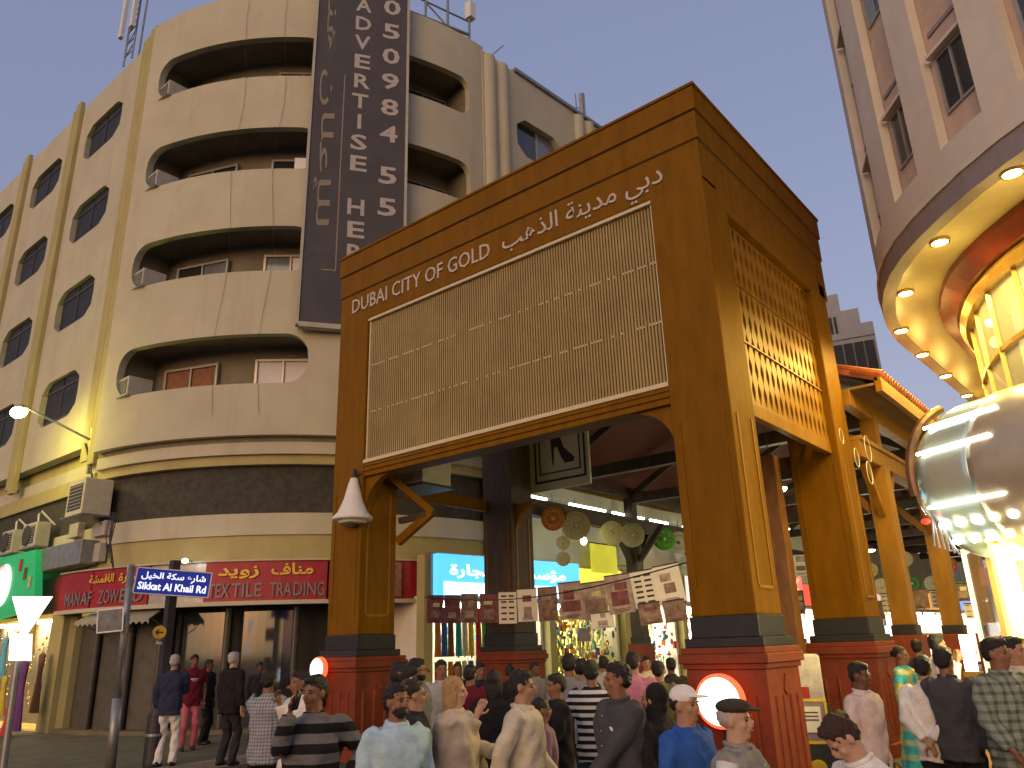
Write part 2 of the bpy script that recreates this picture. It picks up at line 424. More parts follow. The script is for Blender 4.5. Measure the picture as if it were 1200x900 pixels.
# lower left wing: spandrel, soffit band, mezzanine, beam
mb = MB(); mb.box(WX1, WX0, -.5, -.2, 6.7, 7.9); mb.build('recessed_band', M_PIL, bld)
mb = MB(); mb.box(WX1, WX0-.4, -.66, -.5, 7.05, 7.45); mb.build('cornice', M_WALL, bld)
mb = MB(); mb.box(WX1, -18.6, -.72, -.5, 6.62, 7.05); mb.build('cornice', M_PIL, bld)
mb = MB(); mb.box(WX1, -18.6, -.62, -.4, 5.42, 6.62); mb.build('mezzanine_grille', M_BAND, bld)
mb = MB(); mb.box(WX1, -18.6, -.74, -.4, 4.86, 5.42); mb.build('beam', M_WALL, bld)
mb = MB(); mb.box(WX1, -18.6, -.68, -.4, 4.2, 4.86); mb.build('beam', M_PIL, bld)
# --- souk wing (runs along +Y, turned 5.5 degrees)
az = R_(5.5); SD = Vector((math.sin(az), math.cos(az), 0)); SN = Vector((math.cos(az), -math.sin(az), 0))
SO = Vector((-10.5, 6.9, 0))
L = 22
def sp(s, off=0, z=0): p = SO + SD*s + SN*off; return (p.x, p.y, z)
wcs2 = [2.9, 8.3, 13.7, 19.1]
brk = []
for c in wcs2: brk += [c-1.25, c+1.25]
ss = samples([0, *brk, L], 60)
ops = []
for z in (9.7, 13.1, 16.4, 19.55):
    row = [(z, z)]*len(ss)
    for c in wcs2:
        o = opening(ss, c-1.25, c+1.25, z-.8, z+.8, .45, True, .4); row = [p if p[1]-p[0] > 1e-6 else q for p, q in zip(o, row)]
    ops.append(row)
mb = MB(); path_wall(mb, [sp(s)[:2] for s in ss], [(SN.x,SN.y)]*len(ss), .3, 4.3, ROOF-.2, ops); mb.build('souk_wing_wall', M_WALL, bld)
mb = MB(); mb.prism([sp(0,-.55,4.4), sp(L,-.55,4.4), sp(L,-.6,4.4), sp(0,-.6,4.4)], (0,0,17.6)); mb.build('souk_wing_back_wall', M_DARK, bld)
for c in wcs2[:2]:
    for z in (13.1, 16.4, 19.55):
        f = MB()
        for a in (-1.2, .05, 1.2): f.bar(sp(c+a,-.25,z-.8), sp(c+a,-.25,z+.8), .07)
        for e in (-.8, .8): f.bar(sp(c-1.2,-.25,z+e), sp(c+1.2,-.25,z+e), .07)
        o = f.build('window', M_FRAME, bld)
        for i, a in enumerate((-.58, .62)):
            p = MB(); q = Vector(sp(c+a,-.27,z)); p.obox(q, SD*.58, SN*.006, Vector((0,0,.78))); p.build('pane', M_GLASS if i == 0 else M_GLASS2, o)
for c in (.35, 1.0, 5.3, 5.95, 10.9, 11.5, 16.2, 16.8):
    mb = MB(); p = Vector(sp(c, 0, 4.4)); mb.lathe([(.30,0),(.30,ROOF-4.7)], 20, p-SN*.12); mb.build('pilaster', M_WALL, bld, smooth=False)
mb = MB(); mb.prism([sp(1.6,.1,ROOF-.2), sp(L,.1,ROOF-.2), sp(L,-.4,ROOF-.2), sp(1.6,-.4,ROOF-.2)], (0,0,.14)); mb.build('coping', M_METAL, bld)
# roof slab
mb = MB(); mb.prism([(-18.4,-.4,21.4),(-47,-.4,21.4),(-47,28,21.4),(-9,28,21.4)]+[(*arc(R_(t),8.7),21.4) for t in range(-5,-84,-6)], (0,0,.3)); mb.build('roof', M_ROOFD, bld)
# --- ground floor: walls, shutters, doorways
mb = MB(); mb.box(-47, -22.6, .1, .3, .12, 4.3); mb.build('shop_wall', M_RECESS, bld)
def gf(t0, t1, r, z0, z1, mt, name, n=6): return ring(name, r-.12, r, z0, z1, mt, R_(t0), R_(t1), n)
gf(-92, -19.5, 7.6, .12, 4.3, M_DARK, 'shop_back_wall', 40)
for i, (a, b) in enumerate(((-90,-82),(-81,-73),(-72,-66))):
    o = gf(a, b, 8.1, .12, 3.05, M_SHUT, 'roller_shutter', 4)
    for j in range(22):
        z = .25+j*.125; gf(a+.1, b-.1, 8.12, z, z+.085, M_SHUT, 'slat', 3).parent = o
        COL.objects[-1]
for t in (-91, -81.5, -72.5, -65.5, -53, -41, -30, -19.5):
    p = arc(R_(t), 8.2); mb = MB(); mb.lathe([(.34,0),(.34,2.95)] if t == -91 else [(.09,0),(.09,2.95)], 12, (*p,.12)); mb.build('pier', M_PIL if t == -91 else M_DFRAME, bld)
gf(-64, -54, 7.75, .12, 3.0, M_GLASS, 'shop_window', 6); gf(-52, -42, 7.75, .12, 3.0, M_GLASS, 'shop_window', 6)
mb = MB(); mb.bar((*arc(R_(-64),7.85),1.5),(*arc(R_(-64),7.85),3.0),.08); mb.build('door_frame', M_DFRAME, bld)
# plinth step
ring('step', 7.6, 8.5, .1, .22, M_PAVE, R_(-92), R_(-19.5), 40)

# --- shop sign of the textile trader: red fascia panels round the corner
sign = thing('shop_sign', 'long red fascia sign with yellow Arabic and grey English letters round the corner', 'sign', (-13.7, 1.4, 3.2))
def fascia(t0, t1, r=8.78):
    o = ring('panel', r-.12, r, 3.2, 4.18, M_REDS, R_(t0), R_(t1), 8, sign); return o
for a, b in ((-90,-79.5),(-79.2,-66.3),(-56,-36),(-35.7,-19)): fascia(a, b)
ring('panel', 8.6, 8.74, 3.2, 4.18, M_METAL, R_(-66.2), R_(-56.1), 6, sign)
ring('trim', 8.62, 8.86, 3.1, 3.2, M_WALL, R_(-90), R_(-18.5), 30, sign)
ring('trim', 8.62, 8.84, 4.18, 4.22, M_WALL, R_(-90), R_(-18.5), 30, sign)
def arc_text(body, mt, t0, z, h, width, r=8.80, bold=.0):
    # lettering laid glyph group by glyph group along the curve
    n = len(body); t = R_(t0)
    p = Vector((*arc(t, r), z)); x = Vector((-math.sin(t), math.cos(t), 0))
    text(body, mt, p, x, (0,0,1), h, sign, width=width, bold=bold)
def curved_word(body, mt, t0, t1, z, h, bold=.01, arabic=False):
    words = body.split(' ');
    if arabic: words = [shape_arabic(w) for w in reversed(words)]
    tot = sum(len(w) for w in words)+.8*(len(words)-1); t = t0
    for w in words:
        dt = (t1-t0)*len(w)/tot
        # split long words into chunks that hug the curve
        ch = [w] if arabic or len(w) <= 4 else [w[i:i+3] for i in range(0, len(w), 3)]
        tt = t
        for c in ch:
            d2 = dt*len(c)/len(w); tm = tt+d2/2; x = Vector((-math.sin(R_(tm)), math.cos(R_(tm)), 0))
            wd = 8.8*R_(d2)*.93; p = Vector((*arc(R_(tm), 8.81), z)) - x*wd/2
            text(c, mt, p, x, (0,0,1), h, sign, width=wd, bold=bold); tt += d2
        t += dt + (t1-t0)*.8/tot
curved_word('MANAF ZOWEED', M_GREYT, -87, -66.8, 3.30, .34)
curved_word('TEXTILE TRADING', M_GREYT, -55.3, -36.3, 3.30, .34)
curved_word('لتجارة الاقمشة', M_YELT, -80, -67, 3.84, .2, .02, True)
curved_word('مناف زويد', M_YELT, -54, -38, 3.84, .26, .025, True)
frm = MB(); frm.obox(Vector((*arc(R_(-27.5),8.82),3.69)), Vector((-math.sin(R_(-27.5)),math.cos(R_(-27.5)),0))*.62, Vector((math.cos(R_(-27.5)),math.sin(R_(-27.5)),0))*.02, Vector((0,0,.44))); frm.build('picture_panel', mat('sign_picture',(.26,.12,.10),.6,var=.5,scale=9), sign)
# awning with scalloped valance
aw = thing('awning', 'drooping beige scalloped awning under the red shop sign', 'awning', (-16, 0, 3))
mb = MB(); N = 56; vs = []
for i in range(N+1):
    t = R_(-80+16*i/N); sc = .07*abs(math.sin(i*math.pi/4))
    for r, z in ((8.62,3.08),(9.05,2.86),(9.06,2.72+sc),(9.04,2.72+sc),(9.03,2.84),(8.6,3.05)): x, y = arc(t, r); vs.append((x,y,z))
mb.add(vs, [(i*6+k, i*6+k+1, i*6+7+k, i*6+6+k) for i in range(N) for k in range(5)]); mb.build('canvas', M_AWN, aw)
mb = MB()
for t in (-80, -72, -64): mb.tube([(*arc(R_(t),8.1),2.5),(*arc(R_(t),9.02),2.88)], .015, 6)
mb.build('awning_arm', M_METAL, aw)
# lamp on the sign
M_LAMPW = mat('white_lamp', (1,1,1), .5, var=0, emit=(1,.97,.85), estr=22)
spl = thing('spotlight', 'small white spotlight above the grey gap in the red sign', 'light', (*arc(R_(-58.3),9.15), 4.1))
mb = MB(); mb.tube([(*arc(R_(-58.3),8.7),4.2),(*arc(R_(-58.3),9.15),4.24)], .018, 6); mb.build('arm', M_METAL, spl)
mb = MB(); mb.ell((*arc(R_(-58.3),9.18),4.2), (.075,.075,.06)); mb.build('bulb', M_LAMPW, spl)

# --- air conditioners
def ac_unit(c, x, n, w, h, d, label, group=None, grille=True, tray=True, mt=None):
    c, x, n = Vector(c), Vector(x), Vector(n); o = thing('air_conditioner', label, 'air conditioner', c-Vector((0,0,h/2)), 0, group)
    mb = MB(); mb.obox(c, x*(w/2), n*(d/2), Vector((0,0,h/2))); mb.build('casing', mt or M_AC, o, bevel=.02)
    g = MB(); g.obox(c+n*(d/2+.004), x*(w*.40), n*.004, Vector((0,0,h*.36))); gg = g.build('grille', M_ACD, o)
    s = MB()
    for i in range(7): s.obox(c+n*(d/2+.014)+Vector((0,0,h*(-.3+.1*i))), x*(w*.4), n*.006, Vector((0,0,.008)))
    s.build('louvre', M_AC, gg)
    if tray:
        t = MB(); t.obox(c-Vector((0,0,h/2+.03)), x*(w*.58), n*(d*.6), Vector((0,0,.015)))
        t.bar(c-Vector((0,0,h/2+.05))+x*w*.4, c-Vector((0,0,h/2+.35))-n*d*.5+x*w*.4, .03); t.build('bracket', M_METAL, o)
    return o
lab = ['on the lowest curved balcony','on the second curved balcony from the bottom','on the third curved balcony from the bottom','on the topmost curved balcony']
for k in range(4):
    t = R_(-76.6); ac_unit(Vector((*arc(t, 8.62), PT[k]+.32)), (-math.sin(t-.25),math.cos(t-.25),0), (math.cos(t-.25),math.sin(t-.25),0), .8, .58, .7, 'grey window air conditioner at the left end '+lab[k], 'air conditioners on the balconies')
p = at_y(105, 585, -1.15); ac_unit(p, (1,0,0), (0,-1,0), 1.05, .98, .75, 'big cream air conditioner box on the dark mezzanine band', mt=mat('ac_cream',(.62,.58,.4),.55,var=.1,dirt=.3,dirt_col=(.3,.25,.12)))
for i, (px, py, w) in enumerate(((42,628,1.05),(16,636,.95),(56,622,.0))):
    if not w: continue
    p = at_y(px, py, -1.1); o = ac_unit(p, (1,0,0), (0,-1,0), w, .72, .4, ['outdoor air conditioner unit with round fan above the green sign','smaller outdoor air conditioner unit at the left edge of the picture'][i], grille=False)
    mb = MB(); mb.lathe([(.3,0),(.3,.02),(.24,.025)], 24, p+Vector((-.1,-.22,0)), (0,-1,0)); mb.build('fan_guard', M_ACD, o)
    mb = MB(); mb.tube([p+Vector((.3,-.1,.36)), p+Vector((.32,-.12,.6)), p+Vector((.42,-.1,.68)), p+Vector((.5,.3,.3))], .03, 6); mb.build('pipe', M_WHITE, o)
# junction boxes and cable mess under the big air conditioner
jb = thing('junction_box', 'pair of yellowish junction boxes with dangling cables under the big air conditioner', 'junction box', at_y(118, 620, -.85))
for px, py, w, h in ((120,620,.7,.4),(115,648,.55,.5),(90,622,.6,.4)):
    p = at_y(px, py, -.82); mb = MB(); mb.box(p.x-w/2,p.x+w/2,p.y-.1,p.y+.1,p.z-h/2,p.z+h/2); mb.build('box', M_AC, jb, bevel=.015)
mb = MB()
for k in range(5):
    a = at_y(130+2*k, 600, -.95); b = at_y(126+k*2, 650+5*k, -.95); mid = (a+b)/2+Vector((random.uniform(-.2,.2),-.05,random.uniform(-.1,.1)))
    mb.tube([a, mid, b], .014, 5)
a = at_y(100,520,-1.0); b = at_y(108,560,-1.0); mb.tube([a, (a+b)/2+Vector((.04,0,0)), b, at_y(106,575,-1.)], .03, 6)
mb.build('cable', M_DARKM, jb)
grey = thing('gutter_box', 'grey steel signboard back above the left end of the red sign', 'box', at_y(72,660,-1.2))
mb = MB(); q = at_y(72,652,-1.1); mb.box(q.x-1.6,q.x+1.6,-1.25,-.8,q.z-.35,q.z+.3); mb.build('casing', M_METAL, grey, bevel=.02)
# a few loose cables down the curved facade
cb = thing('cable', 'thin dark cables hanging down the curved balcony parapets', 'cable', (*arc(R_(-57),9.05), 7.5))
mb = MB()
for t in (-57, -49):
    mb.tube([(*arc(R_(t+.6*math.sin(z*1.1)), 9.055+.02*math.sin(z*2)), z) for z in np.arange(8.0, 22.6, .5)], .0045, 4)
mb.build('strand', M_DARKM, cb)

# --- street lamp on a bracket
lampo = thing('street_lamp', 'glowing yellow street lamp on a bracket arm from the left facade', 'lamp', (-19.4,-.95,8.1))
M_SODIUM = mat('sodium_lamp', (1,.9,.3), .5, var=0, emit=(1,.85,.16), estr=60)
a = at_y(105,515,-1.0); h = at_y(22,483,-2.6)
mb = MB(); mb.tube([a, a+(h-a)*.5+Vector((0,0,.12)), h+Vector((.25,.05,.12))], .035, 8); mb.build('arm', M_METAL, lampo)
mb = MB(); mb.tube([a+Vector((0,.1,-1.0)), a+Vector((0,.06,.35))], .07, 8); mb.build('mount', M_METAL, lampo)
mb = MB(); mb.ell(h+Vector((0,0,.10)), (.36,.16,.10)); mb.build('housing', M_METAL, lampo, smooth=True)
mb = MB(); mb.ell(h, (.34,.2,.17)); mb.build('bulb', M_SODIUM, lampo, smooth=True)
ld = bpy.data.lights.new('street_lamp_light', 'POINT'); ld.energy = 230; ld.color = (1,.88,.16); ld.shadow_soft_size = .2
lo = bpy.data.objects.new('lamp_light', ld); COL.objects.link(lo); lo.location = h+Vector((.1,-.3,-.25)); adopt(lo, lampo)

# --- vertical advertising board
t = R_(-34.0); n = Vector((math.cos(t),math.sin(t),0)); x = Vector((-n.y, n.x, 0)); 
adv = thing('advertising_board', 'tall dark vertical board reading ADVERTISE HERE with a phone number', 'sign', (*arc(t,9.2),10.4))
bc = Vector((*arc(t, 9.2), 0)); hw = 1.42
mb = MB(); mb.obox(bc+Vector((0,0,16.75)), x*hw, n*.09, Vector((0,0,6.2))); mb.build('board', M_ADV, adv)
mb = MB()
for sgn in (-1, 1): mb.obox(bc+x*sgn*(hw+.04)+Vector((0,0,16.75)), x*.04, n*.13, Vector((0,0,6.28)))
mb.obox(bc+Vector((0,0,10.48)), x*hw, n*.13, Vector((0,0,.07))); mb.build('frame', M_AC, adv)
def stack(s, u0, z0, dz, h, mt, gaps=()):
    z = z0
    for i, c in enumerate(s):
        if c != ' ': text(c, mt, bc+x*u0+n*.09+Vector((0,0,z)), x, (0,0,1), h, adv, align='CENTER', bold=.02, width=(h*.22 if c in 'I1' else h*.95))
        z -= dz
ztop = 19.75
stack('ADVERTISE HERE', .0, 21.65, .755, .52, M_ADVT)
stack('050984', .92, 21.75, .99, .58, M_ADVT)
stack('55', .92, 15.3, 1.1, .58, M_ADVT)
ta = shape_arabic('للإعلان هنا')
text(ta, M_ADVA, bc+x*(-1.12)+n*.09+Vector((0,0,22.2)), (0,0,-1), x, .36, adv, width=8.6, bold=.004)
mb = MB(); mb.obox(bc+x*(-.50)+n*.1+Vector((0,0,15.6)), x*.02, n*.004, Vector((0,0,3.4))); mb.obox(bc+x*(-.7)+n*.1+Vector((0,0,12.2)), x*.2, n*.004, Vector((0,0,.02))); mb.build('rule', M_ADVA, adv)

# --- white board on the third balcony
o = thing('white_board', 'white board leaning at the right end of the third balcony', 'board', (*arc(R_(-43.5),8.5),15.6)); t = R_(-43.5)
mb = MB(); mb.obox(Vector((*arc(t,8.55),15.95)), Vector((-math.sin(t),math.cos(t),0))*.42, Vector((math.cos(t),math.sin(t),0))*.03, Vector((0,0,.42))); mb.build('sheet', M_CURT, o)
mb = MB(); mb.obox(Vector((*arc(t+.03,8.5),16.4)), Vector((-math.sin(t),math.cos(t),0))*.22, Vector((math.cos(t),math.sin(t),0))*.03, Vector((0,0,.16))); mb.build('upper_sheet', M_CURT, o)

# --- roof antennas
def antenna(name, label, base, parts, cat='antenna'):
    o = thing(name, label, cat, base)
    b = Vector(base)
    for nm, kind, args in parts:
        mb = MB()
        if kind == 'tube':
            for a in args: mb.tube([b+Vector(a[0]), b+Vector(a[1])], a[2], 7)
        else:
            for a in args: mb.obox(b+Vector(a[0]), (a[1][0],0,0), (0,a[1][1],0), (0,0,a[1][2]))
        mb.build(nm, M_METAL if kind == 'tube' else M_WHITE, o)
    return o
b1 = tuple(at_y(150, 66, -.45)-Vector((0,0,.3)))
antenna('telecom_mast', 'telecom mast with panel antennas above the left wing roof', b1,
  [('frame','tube',[((-.3,0,0),(-.3,0,4.2),.04),((.4,0,0),(.4,0,4.2),.04),((-.3,.5,0),(-.3,.5,4.2),.04)]+[((-.3,0,z),(.4,0,z+.35),.02) for z in (.4,1.0,1.6,2.2,2.8)]+[((-.3,0,z),(.4,0,z),.02) for z in (.4,1.0,1.6,2.2,2.8)]),
   ('panel_antenna','box',[((-.32,-.25,2.3),(.11,.07,1.1))]), ('panel_antenna','box',[((.45,-.2,2.4),(.11,.07,1.1))])])
b2 = (-11.05, 5.3, 21.9)
antenna('roof_aerial', 'steel aerial frame with cables on the roof right of the advertising board', b2,
  [('frame','tube',[((-.6,-1.2,.9),(.3,1.2,.9),.06),((-.6,-1.2,.1),(-.6,-1.2,2.6),.05),((-.3,-.4,.1),(-.3,-.4,2.6),.05),((0,.4,.1),(0,.4,2.8),.05),((.3,1.2,.1),(.3,1.2,2.2),.05),((-.6,-1.2,1.7),(.3,1.2,1.5),.035),((-.3,-.4,1.6),(0,.4,.9),.03)]),
   ('equipment_box','box',[((.32,1.25,2.0),(.14,.14,.35))])])
b3 = (-11.2, 10.1, 22.2)
antenna('television_aerial', 'thin television aerial on the roof edge right of the round pilasters', b3,
  [('pole','tube',[((0,0,-.8),(0,0,1.0),.03),((-.3,-.3,.7),(.3,.3,.75),.015),((-.2,.2,.5),(.2,-.2,.5),.012)])])
b4 = (-10.6, 13.5, 22.2)
antenna('roof_pole', 'white upright roof pole above the gate cornice', b4, [('pole','tube',[((0,0,-.8),(0,0,2.2),.13)]), ('bracket','tube',[((-.25,-.1,1.2),(-.25,-.1,2.3),.03),((-.25,-.1,1.6),(0,0,1.5),.03)])])
b5 = (-10.9, 7.8, 22.2)
antenna('satellite_dish', 'small satellite dish arm at the roof corner', b5, [('pole','tube',[((0,0,-.5),(0,0,.6),.03),((0,0,.6),(.5,.2,.95),.02)])])
mb = MB(); mb.lathe([(.02,0),(.25,.06),(.4,.18)], 16, (-11.0,7.3,22.4), (.6,-.6,.5)); mb.build('dish', M_WHITE, COL.objects[[o.name for o in COL.objects if o.name.startswith('satellite_dish')][0]])
# ================================================================== GATE
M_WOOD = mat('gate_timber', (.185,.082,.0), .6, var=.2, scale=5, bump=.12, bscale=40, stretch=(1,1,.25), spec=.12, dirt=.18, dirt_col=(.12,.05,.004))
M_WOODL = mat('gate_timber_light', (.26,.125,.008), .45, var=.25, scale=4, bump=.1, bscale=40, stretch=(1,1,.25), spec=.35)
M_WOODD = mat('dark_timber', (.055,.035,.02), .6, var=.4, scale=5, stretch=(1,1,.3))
M_PED = mat('red_pedestal', (.20,.036,.010), .6, var=.22, scale=4, bump=.15, bscale=50, dirt=.3, dirt_col=(.16,.03,.012))
M_BLK = mat('black_collar', (.022,.022,.024), .45, var=.3, scale=6)
M_RIB = mat('slatted_panel', (.36,.27,.10), .5, var=.14, scale=1.6, dirt=.2, dirt_col=(.3,.21,.1))
M_TRIM = mat('pale_trim', (.62,.55,.36), .5, var=.1)
M_LET = mat('white_letters', (.50,.45,.38), .5, var=.06)
M_CEIL = mat('red_boards', (.10,.022,.012), .7, var=.3, scale=4)
gate = thing('souk_gate', 'tall brown timber gate reading DUBAI CITY OF GOLD over a slatted panel', 'gate', (-4.5,3,0))
def gb(name, x0,x1,y0,y1,z0,z1, mt=M_WOOD, bevel=.012, parent=gate):
    return MB().box(x0,x1,y0,y1,z0,z1).build(name, mt, parent, bevel=bevel)
GD = 5.85; GW = 9.0
def pillar(x0, x1, y0, y1, face, wm=None):
    wm = wm or M_WOOD
    p = gb('pillar', x0, x1, y0, y1, 2.22, 8.9, wm, bevel=.02)
    gb('collar', x0-.02, x1+.02, y0-.02, y1+.02, 1.94, 2.22, M_BLK, parent=p)
    gb('collar_base', x0-.09, x1+.09, y0-.09, y1+.09, 1.82, 1.94, M_BLK, parent=p)
    # recessed flute strip on the faces: raised fillets
    for (a, b) in ((x0+.1, x0+.14), (x1-.14, x1-.1)): gb('fillet', a, b, y0-.012, y0+.005, 2.6, 5.0, bevel=0, parent=p)
    for (a, b) in ((y0+.16, y0+.20), (y1-.20, y1-.16)): gb('fillet', x1-.005, x1+.014, a, b, 2.6, 5.0, M_WOODL, bevel=0, parent=p)
    gb('fillet', x1-.005, x1+.014, y0+.2, y1-.2, 2.56, 2.6, M_WOODL, bevel=0, parent=p)
    # pedestal
    px0, px1, py0, py1 = x0-.12, x1+.06, y0-.06, y1+.2
    q = gb('pedestal', px0, px1, py0, py1, .2, 1.55, M_PED, .015)
    for z0, z1, e in ((1.55,1.62,.03),(1.62,1.74,.07),(1.74,1.82,.04),(0,.2,.08)):
        gb('moulding', px0-e, px1+e, py0-e, py1+e, z0, z1, M_PED, .012, q)
    for k in range(4):     # fluting
        y = py0+.2+k*(py1-py0-.4)/3
        mb = MB(); mb.tube([(px1-.0, y, .32), (px1-.0, y, 1.22)], .035, 8); mb.build('flute', M_PED, q)
        x = px0+.2+k*(px1-px0-.4)/3
        mb = MB(); mb.tube([(x, py0, .32), (x, py0, 1.22)], .035, 8); mb.build('flute', M_PED, q)
    mb = MB(); yc = (py0+py1)/2; mb.prism([(px1+.004, yc-.09, 1.28), (px1+.004, yc, 1.22), (px1+.004, yc+.09, 1.28), (px1+.004, yc, 1.48)], (.02,0,0)); mb.build('ornament', M_PED, q)
    return p
pillar(-.94, 0, 0, .86, 1); pillar(-8.94, -8.0, 0, .95, 0); pillar(-.94, 0, 4.75, 5.6, 1); 
# rear-left pillar, its shade put into a darker timber colour
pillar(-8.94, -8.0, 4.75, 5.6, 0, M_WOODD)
gb('inner_post', -1.32, -.98, 4.0, 4.3, 0, 5.2, mat('old_timber',(.20,.09,.03),.6,var=.35,scale=5,stretch=(1,1,.3)))
# entablature: front beam, side beams, cornice steps
gb('front_beam', -8.94, 0, 0.001, .5, 8.82, 9.55); gb('rear_beam', -8.94, 0, GD-.6, GD-.1, 8.6, 9.55)
gb('side_beam', -.5, -.001, .5, GD-.6, 8.55, 9.55, M_WOOD); gb('side_beam', -8.94, -8.44, .5, GD-.6, 8.55, 9.55)
gb('cornice', -8.945, .005, -.005, GD-.07, 9.55, 9.57, M_WOODD); gb('cornice', -8.96, .02, -.02, GD-.06, 9.57, 10.08); gb('cornice', -8.965, .022, -.022, GD-.055, 10.08, 10.10, M_WOODD)
gb('cornice', -8.99, .05, -.05, GD-.03, 10.10, 10.54); gb('cornice', -9.02, .075, -.075, GD-.01, 10.54, 10.6)
# recess moulding under the front beam
gb('moulding', -8.0, -.94, .02, .1, 8.76, 8.82, M_TRIM, 0)
gb('lower_beam', -8.0, -.94, .02, .42, 5.3, 5.58); gb('lower_moulding', -8.0, -.94, -.01, .02, 5.40, 5.44); gb('lower_moulding', -8.0, -.94, .0, .02, 5.50, 5.53)
gb('sill_trim', -8.0, -.94, .0, .1, 5.58, 5.65, M_TRIM, 0)
gb('panel_backing', -8.0, -.94, .16, .2, 5.65, 8.76, M_RIB, 0)
gb('panel_edge', -7.99, -7.95, .06, .16, 5.65, 8.76, M_TRIM, 0); gb('panel_edge', -.98, -.95, .06, .16, 5.65, 8.76, M_TRIM, 0)
mb = MB(); nrib = 118
for k in range(nrib):
    xa = -7.93+k*(6.93/nrib); mb.box(xa, xa+.034, .09, .16, 5.66, 8.75)
o = mb.build('panel_slats', M_RIB, gate); o['kind'] = 'stuff'
for z in (6.68, 7.72):
    mb = MB()
    for k in range(nrib):
        if random.random() < .55: mb.box(-7.93+k*(6.93/nrib)+.034, -7.93+(k+1)*(6.93/nrib), .085, .155, z-.018, z+.018)
    o = mb.build('panel_joint', mat('joint_pins',(.55,.48,.32),.5), gate); o['kind'] = 'stuff'
# brackets in the opening corners
def bracket(cx, sx, y, z, parent=gate):
    mb = MB(); r = .75; ps = [(cx, y, z), (cx+sx*r, y, z)]
    for k in range(7):
        a = math.pi/2*k/6; ps.append((cx+sx*(r-r*math.sin(a)*1.0)*.92, y, z-.08-(r-r*math.cos(a))))
    ps = [(cx,y,z)]+[(cx+sx*r*(1-math.sin(math.pi/2*k/8)), y, z-r*(1-math.cos(math.pi/2*k/8))) for k in range(9)]
    mb.prism(ps, (0,.14,0)); return mb.build('bracket', M_WOOD, parent)
bracket(-8.0, 1, .1, 5.3); bracket(-.94, -1, .1, 5.3); bracket(-8.0, 1, 4.9, 5.3); bracket(-.94, -1, 4.9, 5.3)
# curved knee brace on the left pillar
mb = MB(); mb.bar((-8.0,1.0,4.05),(-7.2,1.2,4.6),.14,.16); mb.build('brace', M_WOOD, gate)
mb = MB(); mb.bar((-7.2,1.2,4.6),(-7.75,.6,5.3),.12,.14); mb.build('brace', M_WOOD, gate)
mb = MB(); mb.bar((-8.0,1.05,4.5),(-7.3,1.15,4.55),.12,.12); mb.build('brace', M_WOODD, gate)
# side lattice (right and left faces)
def lattice(x, y0, y1, z0, z1, n):
    fr = gb('lattice_frame', x-.09, x+.03, y0, y1, z0-.24, z0, M_WOODL, .01)
    gb('lattice_rail', x-.06, x+.03, y0, y1, z1, z1+.06, M_WOODL, .01)
    w = (y1-y0)/n; h = z1-z0; per = .40; m2 = MB(); st = 70
    L_ = []; 
    for k in range(st+1):
        z = h*k/st; ph = (z/per) % 1.0
        L_.append((z, w*.5-.004-.26*w*abs(math.sin(math.pi*z/per))**1.6))
    poly = [(0, -a, z) for z, a in L_] + [(0, a, z) for z, a in reversed(L_)]
    # built as stacked quads with thickness
    for (za, aa), (zb, ab) in zip(L_, L_[1:]):
        m2.add([(-.02,-aa,za),(-.02,aa,za),(-.02,ab,zb),(-.02,-ab,zb),(.02,-aa,za),(.02,aa,za),(.02,ab,zb),(.02,-ab,zb)],
               [(0,3,2,1),(4,5,6,7),(0,4,7,3),(1,2,6,5)])
    me, c = m2.mesh('lattice_slat', M_WOODL)
    for k in range(n):
        link_copy(me, 'lattice_slat', Vector((x, y0+w*(k+.5), z0))+c, gate)
    gb('lattice_rail', x+.02, x+.045, y0, y1, z0+h*.33-.03, z0+h*.33, M_WOODL, 0)
    gb('lattice_rail', x+.02, x+.045, y0, y1, z0+h*.66-.03, z0+h*.66, M_WOODL, 0)
lattice(-.16, .86, 4.75, 5.42, 8.49, 17)
# panelled left side and ceiling inside the gate
gb('lattice_frame', -8.9, -8.8, .95, 4.75, 5.2, 5.5); 
gb('ceiling', -8.9, -.5, .5, GD-.6, 8.86, 8.95, M_CEIL, 0)
for k in range(3): gb('ceiling_joist', -8.4, -.5, 1.3+k*1.4, 1.45+k*1.4, 8.6, 8.86, M_WOODD, 0)
# lettering
yv = -.002
def front_text(body, x0, x1, z0, z1, h, bold):
    w = math.hypot(x1-x0, z1-z0); text(body, M_LET, (x0, yv, z0), (x1-x0, 0, z1-z0), (0,0,1), h, gate, width=w, bold=bold, depth=.02)
front_text('DUBAI CITY OF GOLD', -8.52, -4.42, 9.08, 9.03, .33, .004)
front_text(shape_arabic('دبي مدينة الذهب'), -4.1, -.66, 9.05, 9.05, .34, .004)
# round lit signs on the front pedestals
M_LITW = mat('lit_white', (1,1,1), .5, var=0, emit=(1,.93,.86), estr=2.6)
M_LITR = mat('lit_red_rim', (.9,.1,.05), .5, var=0, emit=(1,.12,.04), estr=1.6)
def disc_sign(x, y, z, r, label, dirn=(0,-1,0)):
    o = thing('round_sign', label, 'sign', (x,y,z-r))
    mb = MB(); mb.lathe([(r,0),(r,.08),(r*.9,.1)], 36, (x,y,z), dirn); mb.build('rim', M_LITR, o)
    mb = MB(); mb.lathe([(r*.89,.085),(r*.86,.115),(.001,.12)], 36, (x,y,z), dirn); mb.build('face', M_LITW, o)
    mb = MB(); mb.obox(Vector((x,y+.06,z-r-.2)), (.04,0,0), (0,.04,0), (0,0,.25)); mb.build('stem', M_DARKM, o)
p = at_y(842, 822, -.3); disc_sign(p.x, -.2, p.z, .33, 'glowing white round sign on the front pedestal behind the flat cap')
p = at_y(371, 784, -.3); disc_sign(p.x, -.2, p.z, .22, 'small glowing round sign with red rim at the left gate pedestal')
